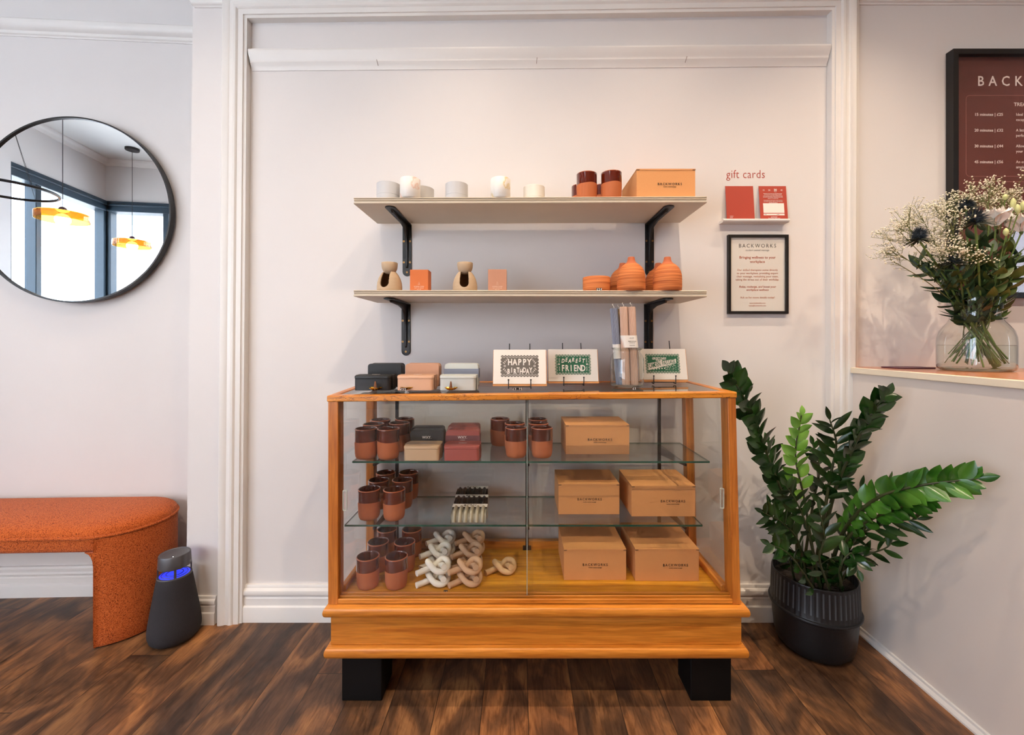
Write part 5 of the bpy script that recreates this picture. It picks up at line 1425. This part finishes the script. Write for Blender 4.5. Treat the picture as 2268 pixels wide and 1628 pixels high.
def lisi(u, v, d_, r, label, seed, openf=1.0):
    random.seed(seed); tip = P(u, v, d_); t = thing('lisianthus', label, 'flower', tip, group='white lisianthus flowers in the vase')
    pth = [p-tip for p in stem_path(tip-Vector((0,0,r*.9)), rootang(tip))]
    mb = MB(); mb.tube(catmull(pth, 8), .0022, seg=8); mb.build('stem', STG, t, smooth=60)
    mb = MB()
    for lay in range(3):
        for i in range(5):
            a = 2*pi*i/5+lay*.6; o = Vector((cos(a), sin(a), 0)); s = Vector((-sin(a), cos(a), 0)); vsx = []
            R = r*(1-.25*lay)*openf
            for p in range(11):
                f = p/10
                for q in range(13):
                    g = (q-6)/6; ww = R*.85*sin(pi*min(.92,f*.9+.08))
                    out = o*(R*(.08+.95*f**1.2)) + s*g*ww + Vector((0,0,-r*.8+ r*1.25*f**.7 - abs(g)*.1*r*f + .12*r*sin(g*7+lay*2)*f*f + lay*.12*r*f))
                    vsx.append(out)
            fs = [(p*13+q, p*13+q+1, p*13+q+14, p*13+q+13) for p in range(10) for q in range(12)]
            mb.add(vsx, fs)
    mb.build('petals', PET, t, smooth=70)
    mb = MB(); mb.lathe([(.002,-r*1.05),(.005,-r*.9),(.006,-r*.7)], 10)
    for i in range(5):
        a = 2*pi*i/5; leaf(mb, Vector((0,0,-r*.95)), Vector((cos(a)*.7,sin(a)*.7,1)), Vector((-sin(a),cos(a),0)), r*.9, .006)
    mb.build('sepals', LF2, t, smooth=60)
lisi(2205, 480, 1.45, .040, 'white ruffled lisianthus bloom beside the large thistle', 21)
lisi(2262, 492, 1.44, .040, 'white ruffled lisianthus bloom at the right edge', 22)
def bud(u, v, d_, L, label, seed):
    random.seed(seed); tip = P(u, v, d_); t = thing('flower_bud', label, 'flower bud', tip, group='pale lisianthus buds')
    pth = [p-tip for p in stem_path(tip-Vector((0,0,L)), rootang(tip))]
    mb = MB(); mb.tube(catmull(pth, 8), .0016, seg=6); mb.build('stem', STG, t, smooth=60)
    mb = MB(); mb.lathe([(.0015,-L),(.0055,-L*.8),(.0075,-L*.5),(.0055,-L*.2),(.001,0)], 14); mb.build('bud_petals', BUD, t, smooth=60)
    mb = MB()
    for i in range(4):
        a = 2*pi*i/4; leaf(mb, Vector((0,0,-L)), Vector((cos(a)*.35,sin(a)*.35,1)), Vector((-sin(a),cos(a),0)), L*.7, .004)
    mb.build('sepals', LF2, t, smooth=60)
bud(2244, 438, 1.43, .038, 'pale green lisianthus bud, tallest one', 31); bud(2226, 430, 1.47, .020, 'small green bud left of the tallest bud', 32)
bud(2254, 452, 1.40, .034, 'creamy lisianthus bud under the tallest bud', 33); bud(2265, 446, 1.46, .030, 'green bud at the picture\'s right edge', 34); bud(2228, 505, 1.38, .026, 'creamy bud low in the middle of the bouquet', 35)
def foliage(tipp, label, n, L, W, mt, seed, t0=.42):
    random.seed(seed); t = thing('foliage_stem', label, 'foliage', tipp, group='green foliage stems in the vase')
    pth = catmull([p-tipp for p in stem_path(tipp, rootang(tipp))], 8)
    mb = MB(); mb.tube(pth, .0026, seg=6); mb.build('stem', STG, t, smooth=60)
    mb = MB()
    for i in range(n):
        k = int((t0+(1-t0)*i/n)*(len(pth)-1)); a = i*2.4+random.random(); tg = (pth[min(k+1,len(pth)-1)]-pth[k-1]).normalized(); o = tg.orthogonal().normalized(); o = o*cos(a)+tg.cross(o)*sin(a)
        leaf(mb, pth[k], tg*.7+o, tg.cross(o)+Vector((0,0,.2)), L*random.uniform(.8,1.15), W*random.uniform(.8,1.1), curl=random.uniform(0,.4))
    mb.build('leaves', mt, t, smooth=60)
FO = [(2050,590,1.47,LF,'low left over the vase lip'),(2025,575,1.50,LF,'far left'),(2080,560,1.52,LF,'left of centre'),(2120,590,1.42,LF,'just above the vase mouth'),(2165,520,1.46,LF,'centre, behind the thick stem'),
      (2200,540,1.42,LF,'right of the thick stem'),(2235,530,1.44,LF2,'right, broad olive leaves'),(2262,560,1.46,LF,'right edge, dark'),(2215,590,1.40,LF2,'front right over the lip'),(2255,600,1.42,LF2,'right edge, low'),
      (2135,530,1.55,LF,'back centre'),(2190,500,1.53,LF,'back right'),(2180,590,1.46,LF,'middle, dark'),(2240,575,1.52,LF,'back right, low')]
for i, (u, v, d_, mt, s) in enumerate(FO):
    foliage(P(u, v, d_), f'leafy green filler stem, {s}', 20, .060, .031, mt, 200+i)
def cutstems():
    t = thing('thick_flower_stem', 'thick cut green stem leaning right inside the vase', 'stem', VC+Vector((.075,.0,.016)))
    mb = MB(); mb.tube(catmull([(0,0,0),(-.030,0,.045),(-.055,.01,.09),(-.075,0,.17),(-.078,0,.30)], 6), [.012]*7+[.010]*9+[.008]*9, seg=12); mb.build('stem', mat('pale_green_stem', (130,148,92), rough=.5), t, smooth=60)
cutstems()

# ================================================================ lamps
def reflect(x, y):    # what the mirror shows at (x, y) behind it stands here
    n = Vector((sin(MANG), -cos(MANG))); c = Vector((MIRC[0]-sin(MANG)*-.009*-1*-1*0, MIRC[1])); p = Vector((x, y)) - c
    p = p - 2*p.dot(n)*n; return p + c
AMB = thin_glass('amber_glass', (.84,.58,.26), boost=1.6)
SMK = AMB
OXB = mat('oxblood_ceramic', (92,34,38), rough=.2, coat=.5)
def pendant(x, y, z, label):
    t = thing('pendant_lamp', label, 'pendant lamp', (x, y, z), group='amber disc pendant lamps')
    mb = MB(); mb.lathe([(.028,.030),(.140,.030),(.150,.026),(.1515,.020),(.1515,-.028),(.150,-.030),(.148,-.028),(.148,.018),(.140,.026),(.028,.027)], 72, cap0=False, cap1=False); mb.build('lamp_shade', AMB, t, smooth=40)
    mb = MB(); mb.lathe([(.026,.026),(.026,.050),(.022,.066),(.012,.074),(.004,.076)], 32); mb.build('lamp_holder', OXB, t, smooth=60)
    mb = MB(); mb.ball((0,0,-.022), .046, nu=24, nv=16); mb.build('bulb', emis('warm_bulb', (1,.74,.42), 9), t, smooth=60)
    mb = MB(); mb.tube([(0,0,.074),(0,0,3.05-z-.02)], .0022, seg=6); mb.build('cord', BLACK, t)
    mb = MB(); mb.lathe([(.055,3.05-z-.022),(.058,3.05-z-.018),(.058,3.05-z-.0005)], 40); mb.build('ceiling_rose', BLACK, t, smooth=40)
p1 = reflect(PX(144,3.26), 3.26); p2 = reflect(PX(296,4.35), 4.35)
pendant(p1.x, p1.y, PZ(482,3.26), 'amber glass disc pendant lamp, the nearer and larger one in the round mirror')
pendant(p2.x, p2.y, PZ(541,4.35), 'amber glass disc pendant lamp, the farther one in the round mirror')
p3 = reflect(PX(22,2.95), 2.95)
t = thing('ring_lamp', 'black hoop pendant light partly seen at the left of the round mirror', 'pendant lamp', (p3.x, p3.y, PZ(422,2.95)))
mb = MB(); mb.tube([(.245*cos(2*pi*i/72), .245*sin(2*pi*i/72), 0) for i in range(72)], .009, seg=10, closed=True); mb.build('hoop', BLACK, t, smooth=60)
mb = MB()
for k in range(3): a = 2*pi*k/3+.4; mb.tube([(.245*cos(a),.245*sin(a),0),(0,0,.55)], .0012, seg=5)
mb.tube([(0,0,.55),(0,0,3.05-PZ(422,2.95))], .002, seg=5); mb.build('hanging_wires', BLACK, t)

WARM = (1.0,.79,.58)
def spot(x, y, power, label, group, cone=86, tilt=0, z=3.05):
    t = thing('ceiling_spotlight', label, 'spotlight', (x, y, z), group=group)
    mb = MB(); mb.lathe([(.040,-.004),(.044,-.003),(.044,-.0005)], 32); mb.build('trim_ring', TRIM, t)
    mb = MB(); mb.lathe([(.022,-.046),(.024,-.044),(.024,-.004)], 24); mb.build('spot_body', BLACK, t)
    mb = MB(); mb.lathe([(.018,-.0475),(.001,-.0478)], 20); mb.build('spot_lens', emis('spot_lens', (1,.8,.55), 30), t)
    l = bpy.data.lights.new('spot_beam', 'SPOT'); l.energy = power; l.color = WARM; l.spot_size = radians(cone); l.spot_blend = 1.0; l.shadow_soft_size = .014
    lo = bpy.data.objects.new('spot_beam', l); C.objects.link(lo); lo.parent = t; lo.location = (0,0,-.052); lo.rotation_euler = (radians(tilt),0,0)
G1 = 'ceiling spotlights in a row before the recess'; G2 = 'added ceiling fill spotlights, out of view'
for x, p, s in [(-2.3,16,'far left, over the bench'),(-1.27,20,'over the speaker'),(-.20,34,'over the left half of the cabinet'),(.56,28,'over the right half of the cabinet'),(1.32,54,'over the potted plant'),(2.25,60,'over the flower vase')]:
    spot(x, 1.17, p, f'added fill spotlight on the ceiling, {s}', G1)
for x, p, s in [(-.75,48,'left of the two before the cabinet'),(.55,72,'right of the two before the cabinet'),(2.0,70,'in front of the price poster')]:  # unseen front row, added to fill counter panel, cabinet fronts and walls
    spot(x, .05, p, f'added fill spotlight on the ceiling, {s}', G2, cone=138, tilt=14)

# ================================================================ daylight, camera
w = bpy.data.worlds.new('World'); bpy.context.scene.world = w; w.use_nodes = True
nt = w.node_tree; bg = nt.nodes['Background']
tc = N(nt, 'ShaderNodeTexCoord'); sp = N(nt, 'ShaderNodeSeparateXYZ'); nt.links.new(tc.outputs['Generated'], sp.inputs[0])
c = ramp(nt, sp.outputs[2], [(.0, (.62,.73,.88)), (.35, (.74,.85,1.03)), (1, (.66,.81,1.04))]); nt.links.new(c, bg.inputs[0])
bg.inputs[1].default_value = 7.8
sun = bpy.data.lights.new('sun', 'SUN'); sun.energy = 12; sun.angle = radians(2); sun.color = (1,.97,.93)
so = bpy.data.objects.new('sun', sun); C.objects.link(so); so.rotation_euler = Vector((.35,.80,.95)).to_track_quat('Z','Y').to_euler(); so.location = (0,6,8)
def portal(loc, rot, sx, sy, nme):
    l = bpy.data.lights.new(nme, 'AREA'); l.shape = 'RECTANGLE'; l.size = sx; l.size_y = sy; l.cycles.is_portal = True
    o = bpy.data.objects.new(nme, l); C.objects.link(o); o.location = loc; o.rotation_euler = rot
portal(((RX0+FX1)/2, RY0-.11, (ZS+ZH)/2), (pi/2,0,0), FX1-RX0, ZH-ZS, 'daylight_portal_front')
portal((RX0-.11, (RY0-.165)/2, (ZS+ZH)/2), (pi/2,0,-pi/2), 1.085, ZH-ZS, 'daylight_portal_side')
portal((5.5, RY0-.11, 1.25), (pi/2,0,0), .5, 2.3, 'daylight_portal_right')
cam = bpy.data.cameras.new('camera'); co = bpy.data.objects.new('camera', cam); C.objects.link(co)
co.location = (0,0,H); co.rotation_euler = (pi/2,0,0)
cam.sensor_width = 36; cam.lens = F/2268*36; cam.shift_x = -16/2268; cam.shift_y = -57/2268; cam.clip_start = .02
sc = bpy.context.scene; sc.camera = co
sc.view_settings.view_transform = 'Standard'; sc.view_settings.look = 'None'; sc.view_settings.gamma = 1; sc.view_settings.use_curve_mapping = False
sc.view_settings.exposure = 0.48
cy = sc.cycles; cy.use_denoising = True; cy.max_bounces = 9; cy.transparent_max_bounces = 20; cy.diffuse_bounces = 3; cy.glossy_bounces = 4; cy.use_adaptive_sampling = True; cy.adaptive_threshold = .08; cy.adaptive_min_samples = 16
cy.caustics_reflective = False; cy.caustics_refractive = False; cy.sample_clamp_indirect = 6; cy.blur_glossy = .5
